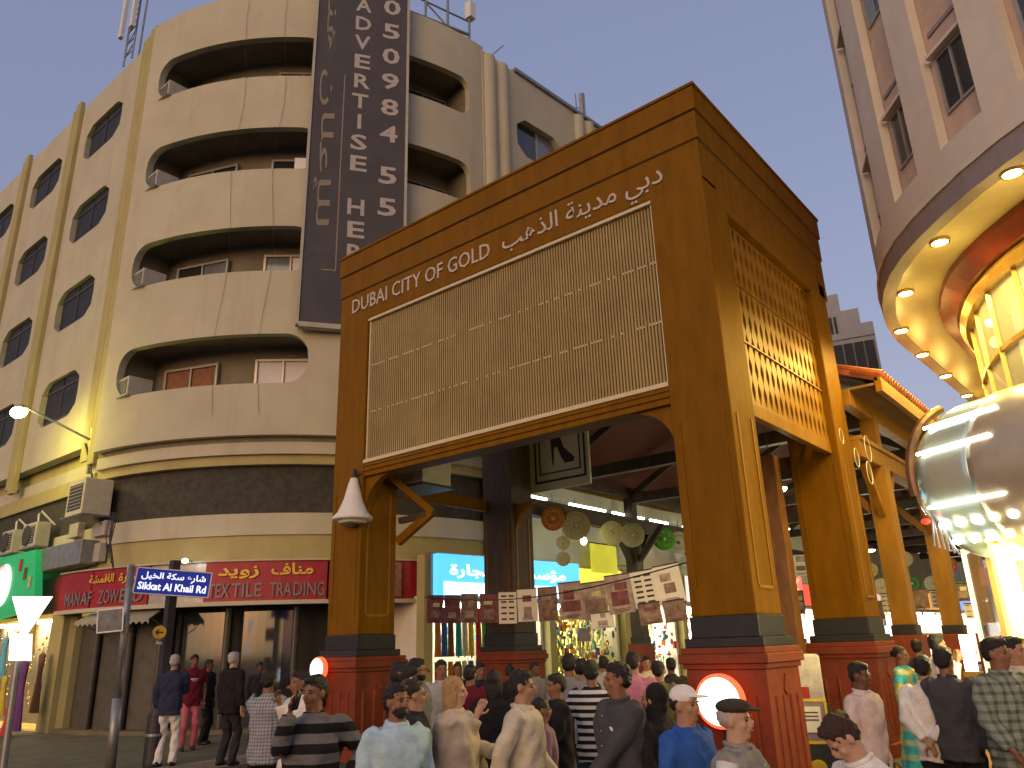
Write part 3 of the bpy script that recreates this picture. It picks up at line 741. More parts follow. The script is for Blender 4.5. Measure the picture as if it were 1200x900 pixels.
# bell-shaped loudspeaker
p = at_y(413, 610, -.12)
bell = thing('loudspeaker', 'white bell-shaped loudspeaker hanging on the left gate pillar', 'loudspeaker', p)
mb = MB(); mb.lathe([(.40,0),(.41,.05),(.30,.16),(.19,.42),(.12,.7),(.07,.86)], 28, p); mb.build('horn', M_WHITE, bell, smooth=True)
mb = MB(); mb.lathe([(.0,-.08),(.27,-.06),(.30,0)], 24, p); mb.build('rim', M_WHITE, bell)
mb = MB(); mb.lathe([(.08,-.13),(.08,-.06)], 12, p); mb.build('driver', M_BLK, bell)
mb = MB(); mb.tube([p+Vector((0,0,.84)), p+Vector((0,0,1.05))], .05, 8); mb.tube([p+Vector((-.2,.12,.95)), p+Vector((.1,.12,.95))], .025, 6); mb.build('hanger', M_WOODD, bell)
# air conditioner box under the beam
p = at_y(490, 556, 1.3)
o = thing('air_conditioner', 'cream air conditioner box tucked under the left end of the gate beam', 'air conditioner', p-Vector((0,0,.3)))
mb = MB(); mb.box(p.x-.75,p.x+.5,p.y-.35,p.y+.5,p.z-.28,p.z+.42); mb.build('casing', mat('ac_pale',(.5,.5,.44),.6,var=.1), o, bevel=.02)
mb = MB(); mb.box(p.x-.8,p.x+.55,p.y-.4,p.y+.55,p.z-.34,p.z-.285); mb.build('tray', M_DARKM, o)

# ================================================================== SOUK ROOF BEHIND THE GATE
M_TILE = mat('roof_tile', (.32,.085,.03), .7, var=.25, scale=6)
M_ROOFU = mat('roof_boards', (.16,.10,.05), .75, var=.3, scale=4, stretch=(1,.3,1))
roof = thing('souk_roof', 'long timber souk roof with red tile edge behind the gate', 'roof', (-4.5,20,5))
Y0, Y1, EX, EZ, RZ = 5.95, 48, .62, 6.75, 8.9
for sx, ex in ((1, EX), (-1, -9.6)):
    mb = MB(); a = Vector((ex, Y0, EZ)); b = Vector((-4.5, Y0, RZ)); 
    mb.prism([a, b, b+Vector((0,0,.1)), a+Vector((0,0,.1))], (0, Y1-Y0, 0)); mb.build('roof_slope', M_CEIL, roof)
    mb = MB(); mb.box(ex-.06, ex+.06, Y0, Y1, EZ-.22, EZ+.08); mb.build('eave_board', M_WOOD, roof)
tm = MB(); tm.tube([(0,0,0),(-.95,0,.40)], [.09,.075], 8); me, c = tm.mesh('tile', M_TILE)
for k in range(46): link_copy(me, 'tile', Vector((EX+.09, Y0+.1+k*.2, EZ+.14))+c, roof)
mb = MB(); a = Vector((EX+.05, Y0+9.3, EZ+.08))
mb.prism([a, Vector((-4.5,a.y,RZ+.1)), Vector((-4.5,a.y,RZ+.24)), a+Vector((0,0,.14))], (0,Y1-a.y,0)); mb.build('far_tiles', M_TILE, roof)
mb = MB(); a = Vector((EX-.5, Y0, EZ+.23)); mb.prism([a, Vector((-4.5,a.y,RZ+.12)), Vector((-4.5,a.y,RZ+.24)), a+Vector((0,0,.12))], (0,9.3,0)); mb.build('tile_bed', M_TILE, roof)
# soffit boards beneath the right eave
for k in range(12): 
    mb = MB(); y = Y0+.2+k*3.6; mb.prism([(EX-.1,y,EZ-.02),(-.25,y,EZ+.28),(-.25,y,EZ+.22),(EX-.1,y,EZ-.1)], (0,.16,0)); mb.build('rafter', M_WOODD, roof)
mb = MB(); mb.prism([(EX-.08,Y0,EZ-.02),(-.1,Y0,EZ-.02),(-.1,Y0,EZ-.07),(EX-.08,Y0,EZ-.07)], (0,Y1-Y0,0)); mb.build('soffit', M_ROOFU, roof)
for x in (-.05, -8.75):
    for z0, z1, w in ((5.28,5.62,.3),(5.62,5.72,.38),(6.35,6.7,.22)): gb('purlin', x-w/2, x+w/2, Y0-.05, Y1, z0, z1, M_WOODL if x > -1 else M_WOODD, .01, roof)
yk = 7.4; k = 0
while yk < 47:
    gb('tie_beam', -8.7, -.1, yk-.12, yk+.12, 6.2, 6.5, M_WOODD, 0, roof)
    for sx in (-1, 1):
        mb = MB(); mb.bar((-4.4+sx*4.2, yk, 6.5), (-4.4, yk, 8.75), .16, .2); mb.build('truss_rafter', M_WOODD, roof)
    mb = MB(); mb.bar((-4.4, yk, 6.5), (-4.4, yk, 8.7), .18); mb.build('king_post', M_WOODD, roof)
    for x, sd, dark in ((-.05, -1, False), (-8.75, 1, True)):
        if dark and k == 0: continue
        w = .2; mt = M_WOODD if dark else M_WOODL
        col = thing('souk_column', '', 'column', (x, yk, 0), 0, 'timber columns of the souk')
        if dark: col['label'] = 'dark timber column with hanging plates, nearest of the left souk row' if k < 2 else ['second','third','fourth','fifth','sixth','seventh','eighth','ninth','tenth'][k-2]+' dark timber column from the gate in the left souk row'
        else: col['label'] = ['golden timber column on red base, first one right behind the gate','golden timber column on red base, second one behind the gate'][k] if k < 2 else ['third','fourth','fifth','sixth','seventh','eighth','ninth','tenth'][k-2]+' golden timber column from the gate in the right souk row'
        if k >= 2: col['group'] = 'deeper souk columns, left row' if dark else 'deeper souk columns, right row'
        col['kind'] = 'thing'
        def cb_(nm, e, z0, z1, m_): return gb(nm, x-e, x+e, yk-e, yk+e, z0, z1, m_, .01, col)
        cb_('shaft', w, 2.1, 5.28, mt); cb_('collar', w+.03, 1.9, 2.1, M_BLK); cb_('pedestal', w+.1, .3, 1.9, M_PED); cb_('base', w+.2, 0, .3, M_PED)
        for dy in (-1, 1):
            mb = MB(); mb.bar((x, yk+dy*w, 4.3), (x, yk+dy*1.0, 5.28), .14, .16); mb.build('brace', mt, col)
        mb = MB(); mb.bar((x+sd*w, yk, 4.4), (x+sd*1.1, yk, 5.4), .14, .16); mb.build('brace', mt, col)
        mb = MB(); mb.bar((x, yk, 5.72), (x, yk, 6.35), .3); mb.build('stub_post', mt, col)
    yk += 4.35; k += 1
# loose cable coils on the right purlin
o = thing('cable', 'pale looped cables hanging from the beam beside the gate', 'cable', (.2,6.6,5.2))
for j, (px, py) in enumerate(((985,505),(1003,530),(1018,548),(1016,520))):
    mb = MB(); c = at_x(px, py, .2); r = .10+.03*j; mb.tube([c+Vector((0, r*math.sin(a), r*1.4*math.cos(a)-.1)) for a in np.linspace(0,6.0,16)], .010, 5); mb.build('loop', M_TRIM, o)

# strip lights along the left eave
M_TUBE = mat('fluorescent_tube', (1,1,1), .4, var=0, emit=(1,.97,.82), estr=10)
for k in range(9):
    y = 6.3+k*2.35
    o = thing('strip_light', ['nearest','second','third','fourth','fifth','sixth','seventh','eighth','farthest'][k]+' lit white strip light in the row under the left souk eave', 'light', (-8.95,y,5.9), 0, 'strip lights under the left souk eave')
    gb('tube', -9.0, -8.93, y, y+(1.9 if k % 3 else 1.2), 5.84, 5.9, M_TUBE, 0, o); gb('batten', -9.02, -8.91, y-.05, y+2.0, 5.9, 5.95, M_WHITE, 0, o)
# hanging round lamp in the gate's side opening, then lamps added to brighten the souk
M_LAMPG = mat('green_white_lamp', (1,1,.9), .4, var=0, emit=(1,1,.62), estr=14)
for k in range(5):
    p = at_y(906, 573, 7) if k == 0 else Vector((-4.4, 8.6+4.3*k, 5.0))
    o = thing('pendant_lamp', 'round glowing pendant lamp seen through the side opening of the gate' if k == 0 else ['','first','second','third','last'][k]+' added pendant lamp of the row brightening the middle of the souk', 'lamp', p)
    mb = MB(); mb.lathe([(.3,-.02),(.26,-.06),(.01,-.08)], 24, p); mb.build('diffuser', M_LAMPG, o)
    mb = MB(); mb.lathe([(.32,0),(.2,.15),(.04,.25)], 24, p); mb.build('shade', M_METAL, o)
    mb = MB(); mb.tube([p+Vector((0,0,.2)), p+Vector((0,0,1.6))], .012, 5); mb.build('cord', M_DARKM, o)
    ld = bpy.data.lights.new('pendant_light', 'POINT'); ld.energy = 150 if k else 45; ld.color = (1,.93,.6); ld.shadow_soft_size = .25
    lo = bpy.data.objects.new('lamp_light', ld); COL.objects.link(lo); lo.location = p-Vector((0,0,.3)); adopt(lo, o)

# decorative hanging plates
def plate(px, py, x, dpx, rim, centre, label, tilt=0):
    p = at_x(px, py, x); dist = (p-CAM).length; r = dpx/2*dist/F_PX*1.03
    n = (Vector((CAM.x,CAM.y,p.z+tilt))-p).normalized()
    o = thing('hanging_plate', label, 'plate', p-Vector((0,0,r)), 0, 'round plates hanging in the souk')
    mb = MB(); mb.lathe([(r,0),(r,.035),(r*.78,.05)], 28, p, n); mb.build('rim', rim, o)
    mb = MB(); mb.lathe([(r*.78,.045),(r*.5,.03),(r*.2,.05),(.001,.06)], 28, p, n); mb.build('centre', centre, o)
    mb = MB(); mb.tube([p+Vector((0,0,r)), p+Vector((0,0,r+.35))], .008, 4); mb.build('string', M_DARKM, o)
    e1 = n.orthogonal().normalized(); e2 = n.cross(e1); mb = MB()
    for k in range(14):
        a = 2*math.pi*k/14; mb.ell(p+n*.05+(e1*math.cos(a)+e2*math.sin(a))*r*.62, (r*.07,r*.07,r*.07), 6, 4)
    mb.ell(p+n*.06, (r*.16,r*.16,r*.16), 8, 6); q_ = mb.build('ornament', M_PLW if centre is not M_PLW else M_PLB, o); q_['kind'] = 'stuff'
M_PLY = mat('plate_cream', (.55,.5,.24), .5, var=.2, scale=12); M_PLB = mat('plate_brown', (.3,.2,.09), .5, var=.4, scale=14)
M_PLO = mat('plate_orange', (.55,.15,.02), .5, var=.3, scale=12); M_PLG = mat('plate_green', (.10,.42,.03), .5, var=.3, scale=12); M_PLW = mat('plate_white', (.55,.55,.42), .5, var=.15, scale=12)
M_PLDG = mat('plate_dark_green', (.03,.2,.06), .5, var=.3, scale=12)
for a in [(648,608,-8.4,27,M_PLO,M_PLO,'orange round plate hanging left of the big brown plate'),(675,616,-8.4,32,M_PLY,M_PLB,'big brown plate with cream rim hanging under the strip lights'),
          (660,636,-8.9,16,M_PLY,M_PLB,'small upper brown plate by the lit pillar'),(660,655,-8.9,16,M_PLY,M_PLO,'small lower orange plate by the lit pillar'),
          (717,625,-8.2,27,M_PLY,M_PLB,'brown plate with cream rim left of the plain cream plate'),(741,627,-8.2,27,M_PLY,M_PLY,'plain cream round plate hanging at the souk column'),
          (778,632,-8.0,24,M_PLG,M_PLG,'bright green round plate hanging in the souk'),(796,636,-7.8,24,M_PLW,M_PLW,'white oval plate at the gate pillar edge'),
          (1060,655,-1.5,15,M_PLW,M_PLG,'green-centred plate high between the right columns'),(1112,662,-1.2,15,M_PLO,M_PLY,'orange-rimmed plate high beside the second right column'),(1020,668,-1.6,14,M_PLY,M_PLY,'cream plate by the rear gate pillar'),(1128,690,-2.4,14,M_PLG,M_PLW,'green-rimmed plate right of the second right column'),(912,655,-3,18,M_PLW,M_PLB,'white-rimmed plate in the gate side opening'),(1034,688,-1.4,17,M_PLW,M_PLO,'white and orange plate between the right columns'),(1069,684,-1.6,17,M_PLDG,M_PLDG,'dark green plate between the right souk columns'),(1093,684,-1.4,15,M_PLW,M_PLB,'small white plate near the second right column')]:
    plate(*a)
# lit bulb among the plates
p = at_x(684, 634, -8.6); o = thing('bulb', 'bare glowing bulb among the hanging plates', 'light', p)
mb = MB(); mb.ell(p, (.09,.09,.11)); mb.build('glass', mat('warm_bulb',(1,1,1),.4,var=0,emit=(1,.9,.5),estr=40), o)
mb = MB(); mb.tube([p+Vector((0,0,.08)), p+Vector((0,0,.9))], .012, 5); mb.build('cord', M_DARKM, o)

# billboard with a shoe
TLb = at_y(617, 503, 5.72); BRb = at_y(692, 566, 5.72); bw_, bh_ = BRb.x-TLb.x, TLb.z-BRb.z
o = thing('billboard', 'cream billboard with a dark high-heeled shoe drawing hung under the gate roof', 'billboard', (TLb.x+bw_/2, 5.72, BRb.z))
M_BILL = mat('billboard_cream', (.62,.58,.40), .7, var=.08); M_INK = mat('dark_ink', (.05,.025,.02), .7, var=.1)
def bq(u, v): return (TLb.x+bw_*u, BRb.z+bh_*v)
MB().box(TLb.x, BRb.x, 5.72, 5.78, BRb.z, TLb.z).build('board', M_BILL, o)
mb = MB()
for u0, v0, u1, v1 in ((.12,.14,.15,1),(.92,.14,.95,1),(.12,.12,.95,.15),(.20,.26,.22,1),(.85,.26,.87,1),(.20,.24,.87,.26)):
    (xa, za), (xb, zb) = bq(u0, v0), bq(u1, v1); mb.box(xa, xb, 5.710, 5.7195, za, zb)
mb.build('border', M_INK, o)
sh = [(.42,.36),(.44,.36),(.455,.62),(.50,.63),(.57,.45),(.62,.36),(.76,.36),(.78,.42),(.70,.50),(.61,.60),(.55,.80),(.48,.97),(.42,.97),(.40,.75)]
mb = MB(); mb.prism([(bq(u,v)[0], 5.712, bq(u,v)[1]) for u, v in sh], (0,.006,0)); mb.build('shoe_drawing', M_INK, o)
for u in (.15, .85): mb = MB(); xa, za = bq(u, 1); mb.tube([(xa,5.75,za),(xa,5.75,8.6)], .015, 6); mb.build('hanger', M_DARKM, o)
# ================================================================== RIGHT BUILDING (curved corner, soffit with downlights)
KS = 1.3
K0 = [(1.9,30),(1.88,14),(1.86,8.68),(1.75,5.09),(1.7,2.7),(2.04,1.06),(2.56,0),(3.34,-.94),(4.09,-1.6),(5.3,-2.35),(7.5,-3.2),(12,-4.4)]
KP = [Vector((CAM.x+(x-CAM.x)*KS, CAM.y+(y-CAM.y)*KS)) for x, y in K0]
RP = []
for i in range(len(KP)-1):
    p0, p1, p2, p3 = [KP[max(0, min(len(KP)-1, i+j))] for j in (-1,0,1,2)]
    for k in range(16):
        t = k/16; RP.append(.5*((2*p1)+(-p0+p2)*t+(2*p0-5*p1+4*p2-p3)*t*t+(-p0+3*p1-3*p2+p3)*t**3))
RP.append(KP[-1]); RS = [0]
for a, b in zip(RP, RP[1:]): RS.append(RS[-1]+(b-a).length)
def rpath(s):
    for i in range(len(RS)-1):
        if RS[i+1] >= s: 
            u = (s-RS[i])/(RS[i+1]-RS[i]); p = RP[i].lerp(RP[i+1], u); a, b = RP[max(i-1,0)], RP[min(i+2,len(RP)-1)]
            d = (b-a).normalized(); return p, d, Vector((d.y*1.0, -d.x*1.0))*1
    d = (RP[-1]-RP[-2]).normalized(); return RP[-1], d, Vector((d.y, -d.x))
# outward normal points towards the street (-X on the straight run)
def rp(s, off=0, z=0):
    p, d, n = rpath(s); q = p + n*off; return Vector((q.x, q.y, z))
ZS = 1.9+(6.5-1.9)*KS; RTOP = 26
rb = thing('corner_building', 'cream and pink corner building on the right with a curved lit overhang', 'building', (6,6,.14))
M_RW = mat('pale_render', (.66,.61,.52), .8, var=.06, scale=2, bump=.15, bscale=40, dirt=.15, dirt_col=(.35,.3,.22))
M_PINK = mat('pink_render', (.58,.44,.34), .85, var=.12, scale=2.5)
M_FASC = mat('mauve_fascia', (.28,.24,.24), .6, var=.1)
M_SOFF = mat('soffit_paint', (.62,.50,.26), .35, var=.08, spec=.6)
M_DRED = mat('dark_red_band', (.20,.035,.02), .4, var=.15)
M_GOLD = mat('brass_trim', (.62,.42,.12), .3, .8, var=.1)
M_SILV = mat('silver_cladding', (.62,.80,.72), .18, .45, var=.06, scale=3)
def rsweep(name, prof, s0, s1, mt, n=80, parent=rb, smooth=False):
    vs = []; m_ = len(prof)
    for i in range(n+1):
        s = s0+(s1-s0)*i/n
        for o_, z in prof: vs.append(rp(s, o_, z))
    fs = [(i*m_+k, i*m_+(k+1) % m_, i*m_+m_+(k+1) % m_, i*m_+m_+k) for i in range(n) for k in range(m_)]
    fs += [tuple(range(m_)), tuple(n*m_+k for k in reversed(range(m_)))]
    return MB().add(vs, fs).build(name, mt, parent, smooth=smooth)
SE = RS[-1]; q = KS
strips = [(28.95*q, 29.66*q), (30.22*q, 30.87*q), (31.36*q, 32.06*q), (32.53*q, 33.3*q), (33.9*q, 34.6*q), (27.4*q, 28.2*q), (25.6*q,26.5*q), (23.6*q,24.5*q), (21.5*q,22.4*q)]
strips.sort()
ss = set(SE*i/100 for i in range(101))
for a, b in strips:
    for e in (0, .004): ss |= {a+e, b-e, a-e, b+e}
ss = sorted(v for v in ss if 0 <= v <= SE)
ZB = 1.9+(7.25-1.9)*KS
op = []
for s in ss:
    inn = any(a+.002 < s < b-.002 for a, b in strips)
    op.append((ZB, RTOP-.6) if inn else (ZB+4, ZB+4))
pr = [rpath(s) for s in ss]
mb = MB(); path_wall(mb, [(p[0].x,p[0].y) for p in pr], [(p[2].x,p[2].y) for p in pr], .16, ZS+.42, RTOP, [op]); mb.build('facade_wall', M_RW, rb)
for a, b in strips:
    mb = MB(); n = 4; vs = []
    for i in range(n+1):
        s = a-.06+(b-a+.12)*i/n
        for z in (ZB-.1, RTOP): vs.append(rp(s, -.17, z))
    mb.add(vs, [(i*2, i*2+2, i*2+3, i*2+1) for i in range(n)]); mb.build('recess_panel', M_PINK, rb)
    z0 = 1.9+(7.68-1.9)*KS; hgt = .98; wz = 0
    ww = (b-a)*.78; sc = a+(b-a)*.55
    while z0 < RTOP-2:
        A = rp(sc-ww/2, -.155, 0); B = rp(sc+ww/2, -.155, 0); d = (B-A).normalized(); nn = Vector((rpath(sc)[2].x, rpath(sc)[2].y, 0)); C_ = (A+B)/2; L2 = (B-A).length
        f = MB()
        for e in (-1, 0, 1): f.obox(C_+d*e*(L2/2-.02)+Vector((0,0,z0+hgt/2)), d*.02, nn*.025, Vector((0,0,hgt/2)))
        for e in (0, 1): f.obox(C_+Vector((0,0,z0+e*hgt)), d*(L2/2), nn*.026, Vector((0,0,.022)))
        o = f.build('window', M_FRAME if True else 0, rb)
        for e in (-1, 1):
            p = MB(); p.obox(C_+d*e*(L2/4)+Vector((0,0,z0+hgt/2)), d*(L2/4-.03), nn*.006, Vector((0,0,hgt/2-.03))); p.build('pane', M_GLASS2 if (wz+e) % 3 == 0 else M_GLASS, o)
        f = MB(); f.obox(C_+nn*.06+Vector((0,0,z0+hgt+.07)), d*(L2/2+.05), nn*.07, Vector((0,0,.03))); f.build('lintel', M_RW, o)
        f = MB(); f.obox(C_+nn*.0+Vector((0,0,z0+hgt+.5)), d*(L2/2+.02), nn*.02, Vector((0,0,.035))); f.build('string_course', M_FASC, rb)
        z0 += 3.0; wz += 1
rsweep('fascia', [(.03,ZS),(.03,ZS+.42),(-.2,ZS+.42),(-.2,ZS)], 0, SE, M_FASC)
rsweep('fascia_trim', [(.06,ZS+.36),(.06,ZS+.44),(.03,ZS+.44),(.03,ZS+.36)], 0, SE, M_RW)
rsweep('soffit', [(-.2,ZS+.02),(-.2,ZS+.1),(-2.6,ZS+.1),(-2.6,ZS+.02)], 0, SE, M_SOFF)
rsweep('soffit_band', [(-.95,ZS-.10),(-.95,ZS+.019),(-1.35,ZS+.019),(-1.35,ZS-.3),(-1.2,ZS-.3)], 0, SE, M_DRED)
rsweep('brass_cornice', [(-1.3,ZS-.55),(-1.22,ZS-.42),(-1.3,ZS-.301),(-1.5,ZS-.301),(-1.5,ZS-.55)], 0, SE, M_GOLD)
# glazed drum, its room light put into the inner wall as a glow
M_LITIN = mat('interior_glow', (.34,.30,.20), .7, var=.35, scale=1.6, emit=(1,.86,.5), estr=.30)
rsweep('interior_wall', [(-2.1,.3),(-2.1,ZS-.3),(-2.2,ZS-.3),(-2.2,.3)], 0, SE, M_LITIN)
M_CLEAR = bpy.data.materials.new('clear_glass'); M_CLEAR.use_nodes = True
t_ = M_CLEAR.node_tree; b_ = t_.nodes['Principled BSDF']; b_.inputs['Base Color'].default_value = (.9,.93,.9,1); b_.inputs['Roughness'].default_value = .03
b_.inputs['Alpha'].default_value = .18; b_.inputs['Specular IOR Level'].default_value = .8; MATS['clear_glass'] = M_CLEAR
rsweep('drum_glass', [(-1.42,4.6),(-1.42,ZS-.55),(-1.44,ZS-.55),(-1.44,4.6)], 0, SE, M_CLEAR)
s = 27*q
while s < SE:
    mb = MB(); mb.bar(rp(s,-1.41,4.6), rp(s,-1.41,ZS-.55), .07); mb.build('mullion', M_GOLD, rb); s += 1.15
for z in (4.6, 6.3): rsweep('transom', [(-1.37,z-.04),(-1.37,z+.04),(-1.45,z+.04),(-1.45,z-.04)], 0, SE, M_GOLD)
rsweep('sill', [(-1.2,4.3),(-1.2,4.55),(-1.6,4.55),(-1.6,4.3)], 0, SE, M_RW)
rsweep('floor_slab', [(-1.3,4.2),(-1.3,4.29),(-6,4.29),(-6,4.2)], 0, SE, M_RW)
rsweep('ground_glass', [(-1.5,.2),(-1.5,4.2),(-1.53,4.2),(-1.53,.2)], 0, SE, M_CLEAR)
mb = MB(); mb.prism([rp(SE*i/40, -.4, RTOP-.1) for i in range(41)]+[Vector((30,40,RTOP-.1))], (0,0,.2)); mb.build('roof', M_ROOFD, rb)
# red neon letters of the drum sign
M_NEON = mat('red_neon', (.8,.03,.02), .4, var=0, emit=(1,.06,.03), estr=1.1)
rsweep('neon_strip', [(-1.18,ZS-.4),(-1.16,ZS-.36),(-1.18,ZS-.32),(-1.2,ZS-.36)], 31.5*q, SE, M_NEON, 30)
# downlights
M_DOWN = mat('downlight', (1,1,.9), .4, var=0, emit=(1,.82,.42), estr=30)
for n, (px, py) in enumerate(((1186,202),(1101,283),(1061,343),(1056,387),(1081,415),(1108,440),(1133,463))):
    p = at_z(px, py, ZS)
    o = thing('downlight', ['nearest and brightest downlight in the curved soffit at the right edge','second downlight from the right in the curved soffit','third downlight from the right in the curved soffit','fourth downlight at the tip of the soffit bend','fifth downlight on the receding soffit edge','sixth downlight on the receding soffit edge','last and smallest downlight on the receding soffit edge','downlight in the soffit just outside the right picture edge'][n], 'light', p, 0, 'downlights in the curved soffit')
    mb = MB(); mb.lathe([(.15,-.03),(.15,.02),(.125,.02),(.125,-.03)], 18, p, caps=False); mb.build('ring', M_GOLD, o)
    mb = MB(); mb.lathe([(.125,-.012),(.001,-.03)], 18, p, caps=False); mb.build('lens', M_DOWN, o)
    ld = bpy.data.lights.new('downlight_light', 'POINT'); ld.energy = 13; ld.color = (1,.74,.2); ld.shadow_soft_size = .12
    lo = bpy.data.objects.new('lamp_light', ld); COL.objects.link(lo); lo.location = p-Vector((0,0,.5)); adopt(lo, o)
    ld = bpy.data.lights.new('downlight_beam', 'SPOT'); ld.energy = 520; ld.color = (1,.68,.15); ld.spot_size = R_(172); ld.spot_blend = .6; ld.shadow_soft_size = .1
    lo = bpy.data.objects.new('lamp_beam', ld); COL.objects.link(lo); lo.location = p-Vector((0,0,.06)); adopt(lo, o)

# --- silver barrel canopy
can = thing('barrel_canopy', 'shiny silver barrel canopy with rows of small lights over the corner shop', 'canopy', at_d(1150,640,11.6))
ax0 = at_d(1148, 566, 12.2); ax1 = at_d(1245, 545, 11.4); ax2 = at_d(1440, 545, 10.8)
def barrel(name, t0, t1, mt, round_end=False, r0=1.06, parent=can):
    pts_, rad = [], []
    N = 14
    for i in range(N+1):
        t = t0+(t1-t0)*i/N; p = ax0.lerp(ax1, t) if t < 1 else ax1.lerp(ax2, t-1); pts_.append(p)
        rad.append(r0*(math.sqrt(max(.02, 1-(1-i/N*1.6)**2)) if round_end and i/N < .62 else 1))
    return MB().tube(pts_, rad, 40, caps=True).build(name, mt, parent, smooth=True)
barrel('shell', -.52, .72, M_SILV, True); barrel('shell', .721, 1.9, mat('tan_cladding',(.5,.44,.32),.3,.3,var=.08), r0=1.075)
o = MB(); dx = (ax1-ax0).normalized(); 
for a in (-20, 18, 40):
    pa = ax0 - dx*.25; vn = Vector((0,0,1)); sd = dx.cross(vn)
    d_ = (vn*math.sin(R_(a)) + sd*math.cos(R_(a)))
    ln = MB(); ln.tube([ax0+dx*.1+d_*1.09, ax0+dx*1.25+d_*1.09], .022, 6); ln.build('reflection_line', M_TUBE, can)  # glowing lines standing in for reflections on the silver
arcp = []
sd = dx.cross(Vector((0,0,1)))
for a in range(-10, 75, 8): arcp.append(ax0-dx*.02+(Vector((0,0,1))*math.sin(R_(a))+sd*math.cos(R_(a)))*1.09)
ln = MB(); ln.tube(arcp, .06, 8); ln.build('band', mat('bronze_band',(.2,.11,.05),.4,.5), can)
for r_, off in ((.0,0),(1,1)):
    for k in range(9):
        a = -34-14*r_; p = ax0 + dx*(.15+k*.26) + (Vector((0,0,1))*math.sin(R_(a))+sd*math.cos(R_(a)))*1.07
        mb = MB(); mb.ell(p, (.06,.06,.05), 10, 6); mb.build('small_light', M_DOWN if k % 2 else M_LAMPW, can)
ld = bpy.data.lights.new('canopy_light', 'POINT'); ld.energy = 560; ld.color = (1,.80,.38); ld.shadow_soft_size = .3
lo = bpy.data.objects.new('lamp_light', ld); COL.objects.link(lo); lo.location = ax0+dx*.9-Vector((0,0,1.35)); adopt(lo, can)
# string of fairy lights / cable tangle at the canopy's left end
tg = thing('cable', 'tangle of wires and small red light at the left end of the silver canopy', 'cable', at_d(1090,600,11.6))
for k in range(6):
    a = at_d(1085+k*3, 560+k*5, 11.6); b = at_d(1095+k*6, 640+k*2, 11.5); mb = MB(); mb.tube([a, (a+b)/2+Vector((random.uniform(-.15,.15),0,random.uniform(-.1,.1))), b], .014, 5); mb.build('wire', M_METAL, tg)
mb = MB(); mb.ell(at_d(1085,611,11.5), (.06,.06,.04)); mb.build('red_light', M_NEON, tg)

# --- glass showcase under the canopy
kio = thing('glass_showcase', 'tall glass shop showcase with glowing edges under the silver canopy', 'showcase', at_z(1150,860,.14))
c0 = at_d(1140, 700, 13.6); c1 = at_d(1168, 700, 12.2); c2 = at_d(1260, 700, 11.6); zt = 3.05
M_EDGE = mat('lit_edge', (1,1,.9), .4, var=0, emit=(1,.9,.6), estr=.9)
for a in (c0, c1, c2): mb = MB(); mb.bar((a.x,a.y,.14), (a.x,a.y,zt), .06); mb.build('post', M_EDGE if a is c0 else M_GOLD, kio)
for a, b in ((c0,c1),(c1,c2)):
    mb = MB(); mb.bar((a.x,a.y,zt), (b.x,b.y,zt), .07); mb.build('top_rail', M_EDGE, kio)
    mb = MB(); d = Vector((b.x-a.x,b.y-a.y,0)); mb.obox(Vector(((a.x+b.x)/2,(a.y+b.y)/2,1.6)), d*.47, Vector((-d.y,d.x,0)).normalized()*.008, Vector((0,0,1.4))); mb.build('pane', M_CLEAR, kio)
mb = MB(); mb.prism([(c0.x,c0.y,.14),(c1.x,c1.y,.14),(c2.x,c2.y,.14),(c2.x+.5,c2.y+2,.14),(c0.x+1,c0.y+2,.14)], (0,0,.5)); mb.build('plinth', M_GOLD, kio)
for k in range(3):
    z = 1.1+k*.6; mb = MB(); mb.prism([(c1.x+.05,c1.y+.15,z),(c2.x,c2.y+.15,z),(c2.x+.3,c2.y+1.4,z),(c0.x+.6,c0.y+.4,z)], (0,0,.03)); mb.build('shelf', M_TRIM, kio)
mb = MB(); mb.prism([(c2.x+.4,c2.y+1.8,.6),(c0.x+.9,c0.y+1.8,.6),(c0.x+.9,c0.y+1.85,.6),(c2.x+.4,c2.y+1.85,.6)], (0,0,2.4)); mb.build('back_panel', M_RW, kio)
ys = thing('light_box', 'tall glowing yellow light box beside the glass showcase', 'sign', at_d(1185,760,11.4))
p = at_d(1183, 690, 11.4); mb = MB(); mb.obox(p, RT*.12, fw*.05, Vector((0,0,.55))); mb.build('face', mat('yellow_light_box',(1,.95,.4),.5,var=.2,scale=4,emit=(1,.9,.2),estr=1.6), ys)
mb = MB(); mb.obox(p+Vector((0,0,.58)), RT*.14, fw*.06, Vector((0,0,.03))); mb.obox(p-Vector((0,0,1.2)), RT*.03, fw*.03, Vector((0,0,.65))); mb.build('frame', M_GOLD, ys)
# gold jewellery glitter in the showcase and in the souk windows is one mass
def glitter(name, label, pts_, mt):
    mb = MB()
    for p, r in pts_: mb.ell(p, (r, r*.7, r*1.2), 6, 4)
    o = mb.build(name, mt); tag(o, label, 'jewellery', kind='stuff'); return o
M_JEW = mat('gold_jewellery', (.8,.52,.12), .25, .9, var=.3, scale=30)
glitter('jewellery', 'gold jewellery massed in the glass showcase', [(Vector((c1.x+random.uniform(.05,1.1), c1.y+random.uniform(.2,1.2), 1.13+.6*random.randint(0,2)+random.uniform(.02,.25))), random.uniform(.02,.05)) for _ in range(160)], M_JEW)

